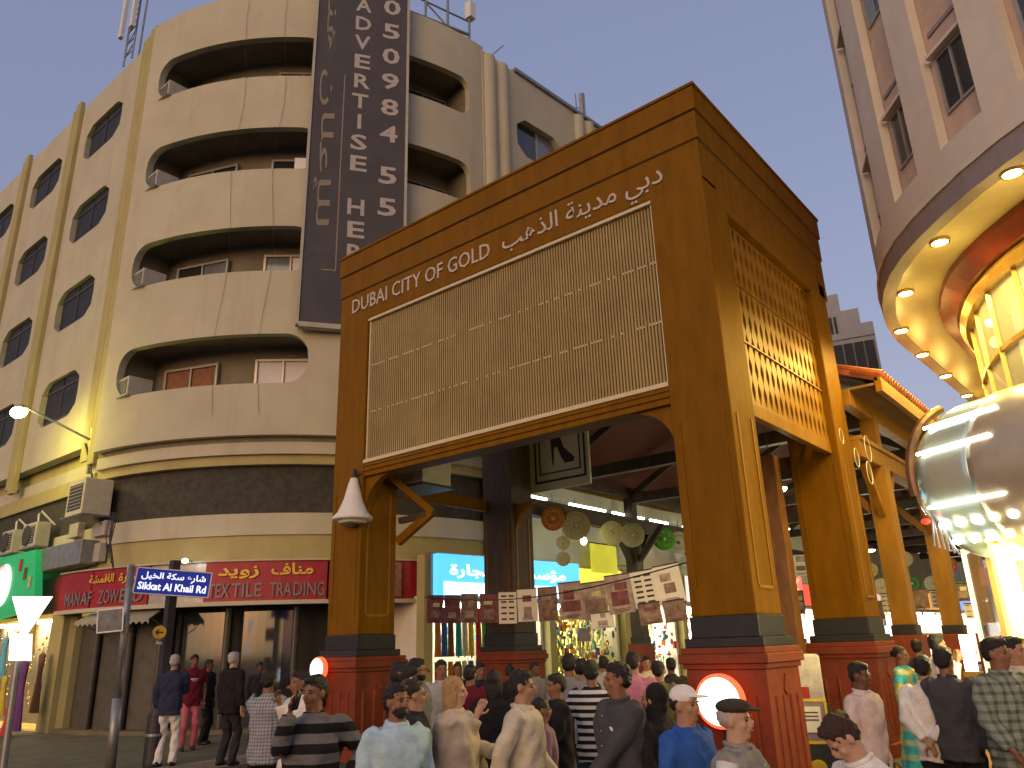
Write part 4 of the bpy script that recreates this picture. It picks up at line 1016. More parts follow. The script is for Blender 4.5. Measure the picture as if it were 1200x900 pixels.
# ================================================================== FAR WHITE BUILDING
fb = thing('distant_building', 'pale grey distant building with dark window strips beyond the souk roof', 'building', (-10,48,0))
M_FW = mat('far_white', (.30,.31,.32), .8, var=.1, scale=1.0); M_FG = mat('far_glass', (.035,.04,.045), .6, var=.3, scale=2, spec=.15)
A = at_d(940, 345, 58); B = at_d(1031, 420, 58); A.z = B.z = 0; d = (B-A).normalized(); nn = Vector((d.y,-d.x,0)); Lb = (B-A).length
def fbx(name, u0, u1, o0, o1, z0, z1, mt, par=fb): 
    mb = MB(); mb.prism([A+d*u0+nn*o0, A+d*u1+nn*o0, A+d*u1+nn*o1, A+d*u0+nn*o1], (0,0,z1-z0)); o = mb.build(name, mt, par); o.location.z += z0; return o
fbx('wall', 0, Lb, 0, -14, 0, 22.4, M_FW); fbx('parapet', 0, Lb*.55, .1, -14, 22.4, 26.0, M_FW); fbx('parapet', Lb*.55, Lb*.82, .1, -14, 22.4, 24.6, M_FW); fbx('parapet', Lb*.82, Lb, .1, -14, 22.4, 23.4, M_FW)
for k in range(6):
    for z0 in (14.4, 18.6):
        w = fbx('window', Lb*(.02+.16*k), Lb*(.02+.16*k)+Lb*.142, .12, -.1, z0, z0+3.4, M_FG)
for k in range(3): fbx('slot', Lb*(.28+.07*k), Lb*(.28+.07*k)+.18, .15, 0, 22.9, 24.2, M_FG)

# ================================================================== SOUK SHOPS ON THE LEFT ROW
M_SIN = mat('shop_interior', (.78,.74,.62), .7, var=.1, scale=2)
M_SHL = mat('shop_light', (1,1,1), .5, var=0, emit=(1,.96,.72), estr=38)
M_SHW = mat('shop_glow_white', (1,1,1), .5, var=.12, scale=6, emit=(1,.97,.82), estr=6)
M_SHY = mat('shop_glow_yellow', (.9,.9,.3), .5, var=.3, scale=5, emit=(.95,.9,.18), estr=2.2)
FAB = [mat('fabric_%s' % n, c, .85, var=.2, scale=8, bump=.2, bscale=30) for n, c in (('red',(.5,.04,.03)),('teal',(.02,.35,.36)),('orange',(.6,.22,.03)),('green',(.12,.38,.06)),('cream',(.65,.58,.42)),('blue',(.05,.14,.42)),('purple',(.16,.05,.2)),('yellow',(.62,.48,.06)),('brown',(.2,.09,.04)),('sky',(.15,.5,.65)))]
row = thing('shop_row', 'row of lit souk shops along the left side behind the gate', 'building', (-11,20,.12))
def shop(i, s0, s1, depth=3.2, bright=True):
    def w3(name, s_, e, oa, ob, z0, z1, mt, par=row):
        mb = MB(); mb.prism([sp(s_,oa,z0), sp(e,oa,z0), sp(e,ob,z0), sp(s_,ob,z0)], (0,0,z1-z0)); return mb.build(name, mt, par)
    w3('shop_back', s0, s1, -depth, -depth-.1, .12, 3.15, M_SIN); w3('shop_side', s0, s0+.12, -.25, -depth, .12, 3.15, M_SIN); w3('shop_side', s1-.12, s1, -.25, -depth, .12, 3.15, M_SIN)
    w3('shop_floor', s0, s1, -.25, -depth, .1, .16, M_TRIM); w3('shop_ceiling', s0, s1, -.25, -depth, 3.16, 3.26, M_SIN)
    w3('pier', s0-.14, s0+.14, .02, -.3, .12, 4.3, M_PIL)
    w3('lintel', s0, s1, 0, -.25, 3.15, 4.3, M_WALL)
    for k in range(2):
        o = -.9-k*1.2; w3('ceiling_light', s0+.3, s1-.3, o, o-.18, 3.09, 3.13, M_SHL)
    return w3
w = [(-2.35,2.25),(2.4,5.9),(6.1,9.3),(9.5,13.4),(13.6,17.6),(17.8,22),(22.2,27),(27.2,32.5),(32.7,38.5),(38.7,45)]
for i, (a, b) in enumerate(w):
    w3 = shop(i, a, b)
    if i >= 1: w3('glow_panel', a+.3, b-.3, -1.6, -1.68, .4, 3.0, M_SHY if i in (1, 4) else M_SHW)  # glowing panel added for the brightness of the shop interior
    # lit fascia signs
    if i >= 1:
        sg = thing('shop_sign', ['','plain yellow fascia sign over the second souk shop','red and white fascia sign over the third souk shop','white lit fascia sign over the fourth souk shop','green lit fascia sign deep in the souk','small red lit fascia sign deep in the souk','yellow lit fascia sign deep in the souk','white and red fascia sign far down the souk','orange fascia sign far down the souk','blue fascia sign at the far end of the souk'][i], 'sign', sp((a+b)/2, .1, 3.3))
        c = [None,(.9,.8,.1),(.9,.15,.08),(1,.95,.85),(.2,.7,.2),(1,.1,.06),(1,.85,.2),(1,.6,.5),(1,.45,.1),(.3,.5,1)][i]
        mt = mat('fascia_%d' % i, c, .5, var=.35, scale=3.5, emit=c, estr=.85)
        w3('face', a+.15, b-.15, .16, .06, 3.3, 4.2, mt, sg); w3('frame', a+.1, b-.1, .06, 0, 3.24, 4.26, M_METAL, sg)
# upper storey of the far row
mb = MB(); mb.prism([sp(22,0,4.3), sp(46,0,4.3), sp(46,-8,4.3), sp(22,-8,4.3)], (0,0,2.2)); mb.build('upper_wall', M_WALL, row)
mb = MB(); mb.prism([sp(46,0,.1), sp(46.3,14,.1), sp(46.6,14,.1), sp(46.4,0,.1)], (0,0,6)); mb.build('end_wall', M_SHW if False else M_SIN, row)
# blue lit sign
bs = thing('shop_sign', 'bright blue lit shop sign with white Arabic letters behind the gate', 'sign', sp(.5,.3,3.2))
M_BLUE = mat('blue_light_box', (.1,.45,.9), .5, var=.12, scale=2, emit=(.08,.46,1), estr=1.5); M_BW = mat('light_box_white', (1,1,1), .5, var=0, emit=(.8,.93,1), estr=2.4)
def bpri(name, a, b, oa, ob, z0, z1, mt): mb = MB(); mb.prism([sp(a,oa,z0), sp(b,oa,z0), sp(b,ob,z0), sp(a,ob,z0)], (0,0,z1-z0)); return mb.build(name, mt, bs)
bpri('face', -2.3, 3.35, .34, .14, 3.24, 4.3, M_BLUE); bpri('lower_strip', -2.1, 3.1, .36, .341, 3.26, 3.58, M_BW)
text(shape_arabic('للتجارة')+'  '+shape_arabic('مؤسسة'), M_BW, sp(-1.9,.34,3.78), SD, (0,0,1), .26, bs, width=4.6, bold=.02)
bpri('frame', -2.36, 3.41, .14, .02, 3.18, 4.36, M_METAL)
# fabric rolls and mannequins in the first shop
for k in range(9):
    s = -2.0+k*.24; z0 = .3 if k % 2 else 1.5
    o = thing('fabric_roll', ['red','teal','orange','green','cream','blue','purple','yellow','sky blue'][k]+' cloth roll hanging at the fabric shop entrance', 'fabric', sp(s,-.1,z0), 0, 'cloth rolls at the fabric shop')
    for z0 in (.35, 1.72):
        mb = MB(); c = Vector(sp(s, -.15-.02*(k % 3), z0)); vs = []
        for i in range(7):
            for z in (0, .6, 1.25): vs.append(c+SD*(i*.032)+SN*(.03*math.sin(i*1.3+z*2))+Vector((0,0,z)))
        mb.add(vs, [(i*3+j, i*3+3+j, i*3+4+j, i*3+1+j) for i in range(6) for j in range(2)])
        mm = mb.build('cloth' if z0 < 1 else 'upper_cloth', FAB[(k*3+(2 if z0 > 1 else 0)) % 10] if z0 > 1 else FAB[[0,1,2,3,4,5,6,7,9][k]], o); so = mm.modifiers.new('s','SOLIDIFY'); so.thickness = .02
# crowded goods: one mass per shop
def goods(name, label, s0, s1, o0, o1, z0, z1, n, mats_, seed):
    rnd = random.Random(seed); mb = MB()
    for _ in range(n):
        c = Vector(sp(rnd.uniform(s0,s1), rnd.uniform(o0,o1), rnd.uniform(z0,z1))); a, b2, h = rnd.uniform(.015,.06), rnd.uniform(.015,.05), rnd.uniform(.02,.13)
        if rnd.random() < .35: mb.obox(c, SD*a, SN*b2, Vector((0,0,h)), rnd.randrange(len(mats_)))
        else: mb.ell(c, (a, b2, h), 7, 5, rnd.randrange(len(mats_)))
    o = mb.build(name, mats_); tag(o, label, 'goods', kind='stuff'); return o
goods('shop_goods', 'scarves and trinkets crowding the fabric shop interior', .2, 2.0, -2.6, -.3, .4, 2.8, 150, FAB+[M_WHITE], 1)
goods('shop_goods', 'bags and souvenirs crowding the yellow lit shop', 2.6, 5.7, -1.6, -.2, .3, 3.0, 1100, FAB+[M_WHITE, M_JEW, M_PLY]*3, 2)
goods('shop_goods', 'small goods on shelves of the white lit shops', 6.3, 13, -1.5, -.2, .4, 2.9, 800, FAB+[M_WHITE, M_JEW, M_PLY]*4, 3)
goods('shop_goods', 'gold trays and goods in the far souk shops', 13.8, 44, -2.1, .3, .5, 4.2, 700, FAB+[M_JEW, M_JEW, M_JEW, M_WHITE, M_PLY], 4)
# yellow banner and handbag
o = thing('banner', 'bright yellow cloth banner over the souvenir shop', 'banner', at_x(708,660,-9.8)); 
p = at_x(708, 655, -9.8); mb = MB(); mb.box(-9.83,-9.79,p.y-.75,p.y+.75,p.z-.45,p.z+.45); mb.build('cloth', mat('yellow_banner',(.8,.75,.05),.6,var=.15,emit=(.9,.85,.05),estr=.35), o)
mb = MB(); mb.box(-9.84,-9.78,p.y-.8,p.y+.8,p.z+.45,p.z+.49); mb.build('rod', M_DARKM, o)
p = at_x(684, 742, -8.3); o = thing('handbag', 'grey handbag hanging in front of the souvenir shop', 'bag', p-Vector((0,0,.25)))
mb = MB(); mb.prism([p+RT*a+Vector((0,0,b)) for a, b in ((-.2,-.22),(.2,-.22),(.15,.12),(-.15,.12))], fw*.1); mb.build('body', mat('grey_leather',(.3,.3,.33),.5), o, bevel=.03)
mb = MB(); mb.tube([p+RT*(.13*math.cos(a))+Vector((0,0,.12+.25*math.sin(a))) for a in np.linspace(0,math.pi,9)], .012, 5); mb.build('handle', M_DARKM, o)

# ================================================================== HANGING POSTERS
M_PW = mat('poster_white', (.68,.66,.6), .6, var=.05); M_PB = mat('poster_brown', (.20,.13,.10), .6, var=.6, scale=9); M_PR = mat('poster_maroon', (.16,.05,.06), .6, var=.6, scale=10); M_PG = mat('poster_grey', (.33,.27,.23), .6, var=.45, scale=7)
str_ = thing('bunting_string', 'cord carrying a row of printed posters across the souk entrance', 'string', at_d(650,690,16.5))
P0 = at_d(498, 700, 20.0); P1 = at_d(830, 652, 12.6)
mb = MB(); cord = [P0.lerp(P1, t)-Vector((0,0,.30*math.sin(math.pi*t))) for t in np.linspace(0,1,24)]; mb.tube(cord, .012, 5); mb.build('cord', M_DARKM, str_)
def poster(px, py, w, h, mt, label, dist, rot=0, lines=0, group='posters strung across the souk'):
    c = at_d(px, py, dist); k = (c-CAM).dot(fw)/F_PX; o = thing('hanging_poster', label, 'poster', c-Vector((0,0,h*k/2)), 0, group)
    x = (RT*math.cos(rot)+UP*math.sin(rot)); x = Vector((x.x, x.y, x.z)); n = (CAM-c); n.z = 0; n.normalize(); x = (x-n*x.dot(n)).normalized(); u = n.cross(x)
    mb = MB(); mb.obox(c, x*(w*k/2), u*(h*k/2), n*.006); mb.build('sheet', mt, o)
    mb = MB(); mb.obox(c+u*(h*k/2), x*(w*k/2), u*.012, n*.012); mb.build('rod', M_DARKM, o)
    if lines:
        for r in range(lines):
            for cc in (-1, 1):
                mb = MB(); mb.obox(c+x*(cc*w*k*.21)+u*(h*k*(.36-.72*r/(lines-1)))+n*.008, x*(w*k*.15), u*(h*k*.028), n*.002); mb.build('print_block', M_INK, o)
    else:
        rd = random.Random(int(px*7+py)); ms = [M_PG, M_PB, M_PR, M_PW, M_PLY]
        mb = MB(); mb.obox(c+u*h*k*rd.uniform(-.24,-.1)+n*.008, x*(w*k*rd.uniform(.2,.42)), u*(h*k*rd.uniform(.08,.2)), n*.002); mb.build('picture', ms[(rd.randrange(2)+(1 if mt is M_PG else 0)) % 5], o)
        mb = MB(); mb.obox(c+u*h*k*rd.uniform(.14,.3)+x*w*k*rd.uniform(-.12,.12)+n*.008, x*(w*k*rd.uniform(.1,.3)), u*(h*k*rd.uniform(.05,.14)), n*.002); mb.build('picture', ms[rd.randrange(5)], o)
        for r in range(3): mb = MB(); mb.obox(c+u*h*k*(-.38-.035*r)+n*.008, x*(w*k*rd.uniform(.2,.36)), u*(h*k*.008), n*.002); mb.build('print_line', M_INK, o)
def pd(px): t = (px-498)/332; return 20.0+(12.6-20)*t
for px, py, w_, h_, mt, lb, rot, ln in [(510,714,19,31,M_PR,'leftmost maroon poster of the string',.0,0),(530,714,19,31,M_PR,'second maroon poster from the left end of the string',0,0),(550,713,20,32,M_PB,'dark poster third from the left end of the string',0,0),(573,713,22,32,M_PR,'maroon poster just left of the two white posters',0,0),
    (595,712,21,36,M_PW,'white list poster with rows of print in front of the dark pillar',.03,5),(618,709,23,37,M_PW,'plain white poster in front of the dark pillar',.05,0),(642,708,23,38,M_PB,'brown picture poster right of the plain white one',.05,0),(669,704,27,42,M_PG,'pale landscape poster in the middle of the string',.1,0),
    (697,704,29,42,M_PG,'grey picture poster third from the right of the string',.12,0),(726,696,30,44,M_PG,'wide grey poster left of the right white list poster',.14,0),(755,690,28,42,M_PW,'white list poster with rows of print near the right pillar',.16,6),(784,684,31,44,M_PW,'white poster at the right end of the string',.18,0),
    (706,727,26,18,M_PW,'small white card hanging under the grey posters',.1,0),(762,719,26,24,M_PB,'brown card hanging below the white list poster',.15,0),(791,716,26,24,M_PB,'brown card hanging below the right end white poster',.15,0)]:
    poster(px, py, w_, h_, mt, lb, pd(px), rot, ln)
for px, py, w_, h_, mt, lb, ds, ln in [(911,708,15,25,M_PB,'left brown card seen through the gate side opening',19,0),(934,706,17,26,M_PB,'right brown card seen through the gate side opening',19,0),(922,684,20,18,M_PW,'white card above the brown cards in the gate side opening',20,0),(938,662,20,24,M_PW,'tall white sheet high in the gate side opening',21,0),
     (1039,707,11,22,M_PW,'white list sheet left of the first right column',22,4),(1076,702,22,22,M_PB,'picture board of gold between the right columns',22,0),(1098,702,13,20,M_PW,'white list sheet left of the second right column',23,4),(1138,716,13,17,M_PW,'white sheet right of the second right column',22,3),(1128,694,20,20,M_PB,'gold picture board right of the second right column',24,0),(1030,715,12,20,M_PB,'brown board by the rear gate pillar',22,0)]:
    poster(px, py, w_, h_, mt, lb, ds, .02, ln, 'sheets hanging deeper in the souk')
# red neon arrow sign in the side opening
p = at_d(916, 686, 23); o = thing('neon_sign', 'pink and red lit sign with chevrons seen through the gate side opening', 'sign', p)
mb = MB(); mb.obox(p, RT*.55, fw*.04, Vector((0,0,.22))); mb.build('face', mat('pink_light_box',(1,.35,.35),.5,var=.3,scale=5,emit=(1,.14,.18),estr=.9), o)
for k in range(3):
    mb = MB(); c = p+RT*(-.1+.22*k)-fw*.05; mb.bar(c, c+RT*.13+Vector((0,0,.18)), .04); mb.bar(c, c+RT*.13-Vector((0,0,.18)), .04); mb.build('chevron', mat('orange_neon',(1,.4,.1),.5,var=0,emit=(1,.45,.2),estr=1.6), o)
# bright showcase band low in the side opening and along the right row
for px, py, ww, hh, ds, lb in ((928,745,26,14,24,'white lit shop window low in the gate side opening'),(1047,742,16,16,26,'white lit shop window left of the first right column'),(1090,735,18,12,27,'lit shop counter between the right columns'),(1135,765,14,40,16,'white lit panel behind the second right column')):
    p = at_d(px, py, ds); k = (p-CAM).dot(fw)/F_PX; o = thing('lit_window', lb, 'window', p)
    mb = MB(); mb.obox(p, RT*(ww*k/2), Vector((0,.05,0)), Vector((0,0,hh*k/2))); mb.build('pane', M_SHW, o); mb = MB(); mb.obox(p+Vector((0,.06,-hh*k/2-.05)), RT*(ww*k/2+.05), Vector((0,.1,0)), Vector((0,0,.04))); mb.build('sill', M_GOLD, o)
# notice board on the right pedestal
p = at_y(950, 845, 1.9); nb = thing('notice_board', 'yellow framed notice board with a white certificate beside the front pedestal', 'notice board', at_z(950,900,0) if False else Vector((p.x,p.y,0)))
def fr2(u0,u1,z0,z1,mt,name,off=0,par=None): mb = MB(); mb.obox(p+RT*((u0+u1)/2)+Vector((0,0,(z0+z1)/2))-fw*off, RT*((u1-u0)/2), Vector((fw.x,fw.y,0)).normalized()*.012, Vector((0,0,(z1-z0)/2))); return mb.build(name, mt, par or nb)
M_YF = mat('yellow_frame', (.62,.45,.04), .4, var=.15)
for a in ((-.26,-.22,-.3,.3),(.22,.26,-.3,.3),(-.22,.22,.26,.3),(-.22,.22,-.3,-.26)): fr2(*a, M_YF, 'frame')
fr2(-.22,.22,-.26,.26,M_GREYT,'backing',-.01); fr2(-.17,.15,-.14,.2,M_PW,'certificate',.02)
for k in range(3): fr2(-.13,.11,.12-k*.05,.135-k*.05,M_INK,'print_line',.03)
fr2(-.25,.25,-1.2,-.31,M_BLK,'lower_panel',-.01)
mb = MB(); mb.lathe([(.14,0),(.10,.006),(.02,.008)], 20, p+Vector((0,0,-.62))-fw*.02, -fw); mb.build('emblem', M_YF, nb)
text('SILVER', M_PW, p+RT*(-.2)+Vector((0,0,-.38))-fw*.02, RT, (0,0,1), .035, nb, width=.4) if False else None
pb = at_y(945, 795, 2.3); o = thing('display_bag', 'white printed sack with red label standing behind the notice board', 'bag', Vector((pb.x,pb.y,0)))
mb = MB(); mb.obox(pb, RT*.22, Vector((fw.x,fw.y,0)).normalized()*.1, Vector((0,0,.35))); mb.build('sack', mat('white_sack',(.55,.52,.45),.8,var=.25,scale=7), o, bevel=.05)
mb = MB(); mb.obox(pb+RT*(-.1)-fw*.11-Vector((0,0,.2)), RT*.08, fw*.005, Vector((0,0,.12))); mb.build('label_patch', mat('red_patch',(.4,.03,.03),.7), o)
mb = MB(); mb.obox(Vector((pb.x,pb.y,(pb.z-.35)/2)), RT*.26, Vector((fw.x,fw.y,0)).normalized()*.14, Vector((0,0,(pb.z-.35)/2))); mb.build('stand', M_WOODD, o)

# ================================================================== LEFT STREET FURNITURE
B = at_z(129, 902, .12); T_ = at_d(154, 662, math.hypot(B.x-CAM.x, B.y-CAM.y)+.1)
o = thing('sign_pole', 'grey leaning steel sign pole at the left pavement', 'pole', B)
mb = MB(); mb.tube([B, B.lerp(T_,.33)], .085, 12); mb.build('sleeve', M_METAL, o, smooth=True)
mb = MB(); mb.tube([B.lerp(T_,.33), T_], .065, 12); mb.build('shaft', M_METAL, o, smooth=True)
c = at_d(129, 727, math.hypot(B.x-CAM.x, B.y-CAM.y)-.1); k = (c-CAM).dot(fw)/F_PX; x = (RT*.99+UP*.1).normalized(); n_ = (CAM-c); n_.z = 0; n_.normalize(); u_ = n_.cross(x).normalized()
mb = MB(); mb.obox(c, x*(15*k), u_*(12.5*k), n_*.012); b_ = mb.build('sign_plate', mat('grey_plate',(.16,.17,.18),.5,var=.35,scale=8), o)
mb = MB()
for a in ((-1,0),(1,0)): mb.obox(c+x*(a[0]*15*k), x*.012, u_*(13*k), n_*.02)
for a in (-1, 1): mb.obox(c+u_*(a*12.7*k), x*(15*k), u_*.012, n_*.02)
mb.build('plate_edge', M_WHITE, b_)
B2 = at_z(180, 893, .12); dB = math.hypot(B2.x-CAM.x, B2.y-CAM.y); T2 = at_d(198, 700, dB)
o = thing('street_name_sign', 'lit blue street name sign in Arabic and English on a dark post', 'sign', B2)
mb = MB(); mb.bar(B2, (B2.x,B2.y,T2.z+.7), .16, .16, up=(0,1,0)); mb.build('post', M_DARKM, o, bevel=.01)
c = at_d(203, 683, dB-.15); k = (c-CAM).dot(fw)/F_PX; n_ = (CAM-c); n_.z = 0; n_.normalize(); x = Vector((-n_.y, n_.x, 0)); 
x = (x - Vector((0,0,.075))).normalized(); u_ = n_.cross(x)
mb = MB(); mb.obox(c, x*(40*k), u_*(14*k), n_*.04); sg = mb.build('panel', mat('street_blue',(.01,.02,.18),.4,var=.2,scale=2,emit=(.015,.04,.45),estr=.35), o)
mb = MB()
for a in (-1, 1): mb.obox(c+x*(a*40.6*k), x*(.7*k), u_*(14.5*k), n_*.05); mb.obox(c+u_*(a*14.3*k), x*(41*k), u_*(.6*k), n_*.05)
mb.build('panel_frame', M_WHITE, sg)
M_LITT = mat('lit_letter', (1,1,1), .5, var=0, emit=(.75,.85,1), estr=1.0)
text(shape_arabic('شارع سكة الخيل'), M_LITT, c-x*(35*k)+u_*(3.5*k)+n_*.04, x, u_, 6.5*k, sg, width=70*k, bold=.02)
text('Sikkat Al Khail Rd', M_LITT, c-x*(37*k)-u_*(9.5*k)+n_*.04, x, u_, 8*k, sg, width=74*k, bold=.025)
c = at_d(187, 741, dB-.2); k = (c-CAM).dot(fw)/F_PX
mb = MB(); mb.lathe([(7.5*k,0),(7.5*k,.03),(6.6*k,.035)], 24, c, n_); mb.build('arrow_disc', mat('yellow_disc',(.7,.42,.03),.4,var=.1), o)
mb = MB(); mb.obox(c+n_*.04, x*(4*k), u_*(.7*k), n_*.004); mb.bar(c+n_*.04-x*(4*k), c+n_*.04-x*(1*k)+u_*(2.6*k), 1.3*k, .008, up=n_); mb.bar(c+n_*.04-x*(4*k), c+n_*.04-x*(1*k)-u_*(2.6*k), 1.3*k, .008, up=n_); mb.build('arrow', M_INK, o)
c = at_d(185, 755, dB-.2); text('3m', M_PW, c-x*(3*k)+n_*.03, x, u_, 4*k, o, bold=.02)
B3 = at_z(178, 899, .12); o = thing('litter_bin', 'dark litter bin with a white lit panel at the foot of the street sign', 'bin', B3)
mb = MB(); mb.lathe([(.15,0),(.16,.05),(.16,.85),(.12,.95),(.05,1.0)], 20, B3); mb.build('drum', M_DARKM, o, smooth=False)
mb = MB(); mb.lathe([(.165,.5),(.165,.54)], 20, B3); mb.build('band', M_METAL, o)
c = at_d(187, 815, dB-.5); k = (c-CAM).dot(fw)/F_PX; mb = MB(); mb.obox(c, x*(5*k), u_*(13*k), n_*.05); mb.build('lit_panel', mat('lit_panel_white',(1,1,1),.5,var=0,emit=(.9,.88,1),estr=3), o)
mb = MB(); mb.bar((c.x,c.y,1.0), (c.x,c.y,c.z), .05); mb.build('panel_stem', M_DARKM, o)
# lit pictogram sign at the left edge
B4 = at_z(3, 905, .12); d4 = math.hypot(B4.x-CAM.x, B4.y-CAM.y)
o = thing('lit_pictogram_sign', 'white glowing triangle and square sign on a pole at the left edge', 'sign', B4)
mb = MB(); t4 = at_d(22, 765, d4); mb.tube([B4, t4], .06, 10); mb.build('pole', M_METAL, o)
def plate4(pts4, name, mt, off=0): mb = MB(); n4 = (CAM-B4); n4.z = 0; n4.normalize(); mb.prism([at_d(a, b, d4-.1-off) for a, b in pts4], -n4*.1); return mb.build(name, mt, o)
M_GLOW = mat('lit_sign_white', (1,1,1), .5, var=0, emit=(1,.93,.98), estr=2.2)
plate4([(14,699),(62,699),(33,742),(26,742)], 'triangle', M_GLOW); plate4([(12,743),(38,743),(37,774),(10,774)], 'square', M_GLOW, .05)
# green shop sign at the far left
gs = thing('shop_sign', 'green shop sign with a big white disc at the far left', 'sign', at_y(20,720,-1.4))
M_GRN = mat('green_light_box', (.02,.35,.12), .5, var=.15, scale=3, emit=(.02,.5,.16), estr=.35)
def yb(name, pts4, y, th, mt, par): mb = MB(); mb.prism([at_y(a, b, y) for a, b in pts4], (0, th, 0)); return mb.build(name, mt, par)
yb('face', [(-60,668),(42,644),(40,712),(-60,742)], -1.4, .2, M_GRN, gs)
c = at_y(3, 686, -1.42); mb = MB(); mb.lathe([(.62,0),(.6,.03)], 36, c, (0,-1,0)); mb.build('disc', mat('lit_disc',(1,1,1),.5,var=0,emit=(1,.97,.95),estr=1.6), gs)
for k in range(3):
    c = at_y(25+5*k, 660+k*10, -1.42); mb = MB(); mb.box(c.x-.08,c.x+.1,c.y-.02,c.y,c.z-.22,c.z+.12); mb.build('motif', [FAB[0],FAB[8],M_PLY][k], gs)
c = at_y(2, 672, -1.45); text('on', M_NEON, c-Vector((.2,0,-.1)), (1,0,0), (0,0,1), .2, gs, width=.4)
# clothes shop at the far left: warm room light put into the wall colour as a glow
cs = thing('clothes_shop', 'warm yellow-lit clothes shop front at the far left', 'shop', (-22,-.3,.12))
M_WARM = mat('warm_wall_glow', (.7,.5,.15), .7, var=.3, scale=3, emit=(1,.6,.12), estr=.3)
for nm, a in (('back_wall',(-27.5,-20.4,.9,1.0,.12,3.2)),('floor',(-27.5,-20.4,-.75,.9,.1,.17)),('ceiling',(-27.5,-20.4,-.75,.9,3.1,3.2)),('side_wall',(-20.4,-20.2,-.75,.9,.12,3.2))): MB().box(*a).build(nm, M_WARM, cs)
MB().box(-27.5,-20.0,-.78,-.6,3.2,4.2).build('fascia', M_REDS, cs); MB().box(-20.2,-19.4,-.85,-.4,.12,3.15).build('pier', M_PIL, cs)
for k in range(2): MB().box(-26.5+k*3,-25+k*3,-.2,0,3.04,3.09).build('ceiling_light', M_SHL, cs)
ld = bpy.data.lights.new('shop_light', 'POINT'); ld.energy = 60; ld.color = (1,.75,.35); ld.shadow_soft_size = .3
lo = bpy.data.objects.new('lamp_light', ld); COL.objects.link(lo); lo.location = (-23.2,-.2,2.7); adopt(lo, cs)
def dress(px, py, h, mt, label, y=-1.1, w=.28):
    c = at_y(px, py, y); o = thing('hanging_dress', label, 'dress', (c.x,c.y,c.z-h/2), 0, 'clothes hung at the left shop')
    mb = MB(); pr_ = [(.05,h/2),(w*.55,h/2-.05),(w*.45,h*.28),(w*.4,h*.12),(w*.6,-h*.2),(w*.8,-h/2)]
    vs = []; seg = 18
    for r, z in pr_:
        for k in range(seg):
            a = 2*math.pi*k/seg; rr = r*(1+.10*math.sin(6*a)*(1 if z < 0 else .2)); vs.append((c.x+rr*math.cos(a), c.y+rr*.45*math.sin(a), c.z+z))
    mb.add(vs, [(i*seg+k, i*seg+(k+1)%seg, (i+1)*seg+(k+1)%seg, (i+1)*seg+k) for i in range(len(pr_)-1) for k in range(seg)]); mb.build('gown', mt, o, smooth=True)
    mb = MB(); mb.tube([(c.x-.18,c.y,c.z+h/2-.05),(c.x,c.y,c.z+h/2+.05),(c.x+.18,c.y,c.z+h/2-.05)], .012, 5); mb.tube([(c.x,c.y,c.z+h/2+.05),(c.x,c.y,c.z+h/2+.16)], .01, 5); mb.build('hanger', M_METAL, o)
dress(23, 815, 1.7, FAB[6], 'dark purple long gown hanging at the left clothes shop', -1.6, .38); dress(45, 800, 1.5, FAB[8], 'brown dress beside the purple gown'); dress(58, 775, 1.5, FAB[5], 'dark blue dress deeper in the left clothes shop', -.6)
dress(4, 770, 1.0, FAB[9], 'sky blue dress at the left picture edge', -1.7); dress(3, 815, 1.0, FAB[7], 'yellow dress at the left picture edge below the blue one', -1.75); dress(38, 745, 1.0, FAB[7], 'yellow blouse high in the left clothes shop', -.9); dress(8,845,.7,FAB[0],'red dress low at the left picture edge', -1.8)
glitter('trinkets', 'glittering trinkets hanging in the warm clothes shop', [(Vector((random.uniform(-25.5,-20.8), random.uniform(-.7,.4), random.uniform(.5,3))), random.uniform(.02,.05)) for _ in range(160)], M_JEW)
# ================================================================== PEOPLE
JOBS = []      # (mesh builder, voxel, smooth, name, material, parent) remeshed together
def skin(n, c): return mat('skin_'+n, c, .5, var=.06, scale=20, spec=.35)
SK = [skin('brown', (.23,.11,.06)), skin('tan', (.36,.20,.12)), skin('dark', (.13,.06,.035)), skin('fair', (.48,.29,.20))]
HAIRB = mat('black_hair', (.012,.010,.009), .45, var=.3, scale=60, bump=.5, bscale=180); HAIRG = mat('grey_hair', (.42,.40,.37), .6, var=.2, scale=60, bump=.5, bscale=180); HAIRL = mat('fair_hair', (.40,.25,.11), .55, var=.2, scale=50, bump=.5, bscale=180)
HAIRBR = mat('brown_hair', (.045,.02,.012), .5, var=.3, scale=60, bump=.5, bscale=180)
EYE = mat('eye', (.015,.012,.01), .3, var=0); LIP = mat('lip', (.26,.08,.06), .5, var=0); SHOE = mat('shoe_black', (.02,.018,.016), .5, var=.1); PHONE = mat('phone', (.02,.02,.022), .2, var=0)
CL = {}
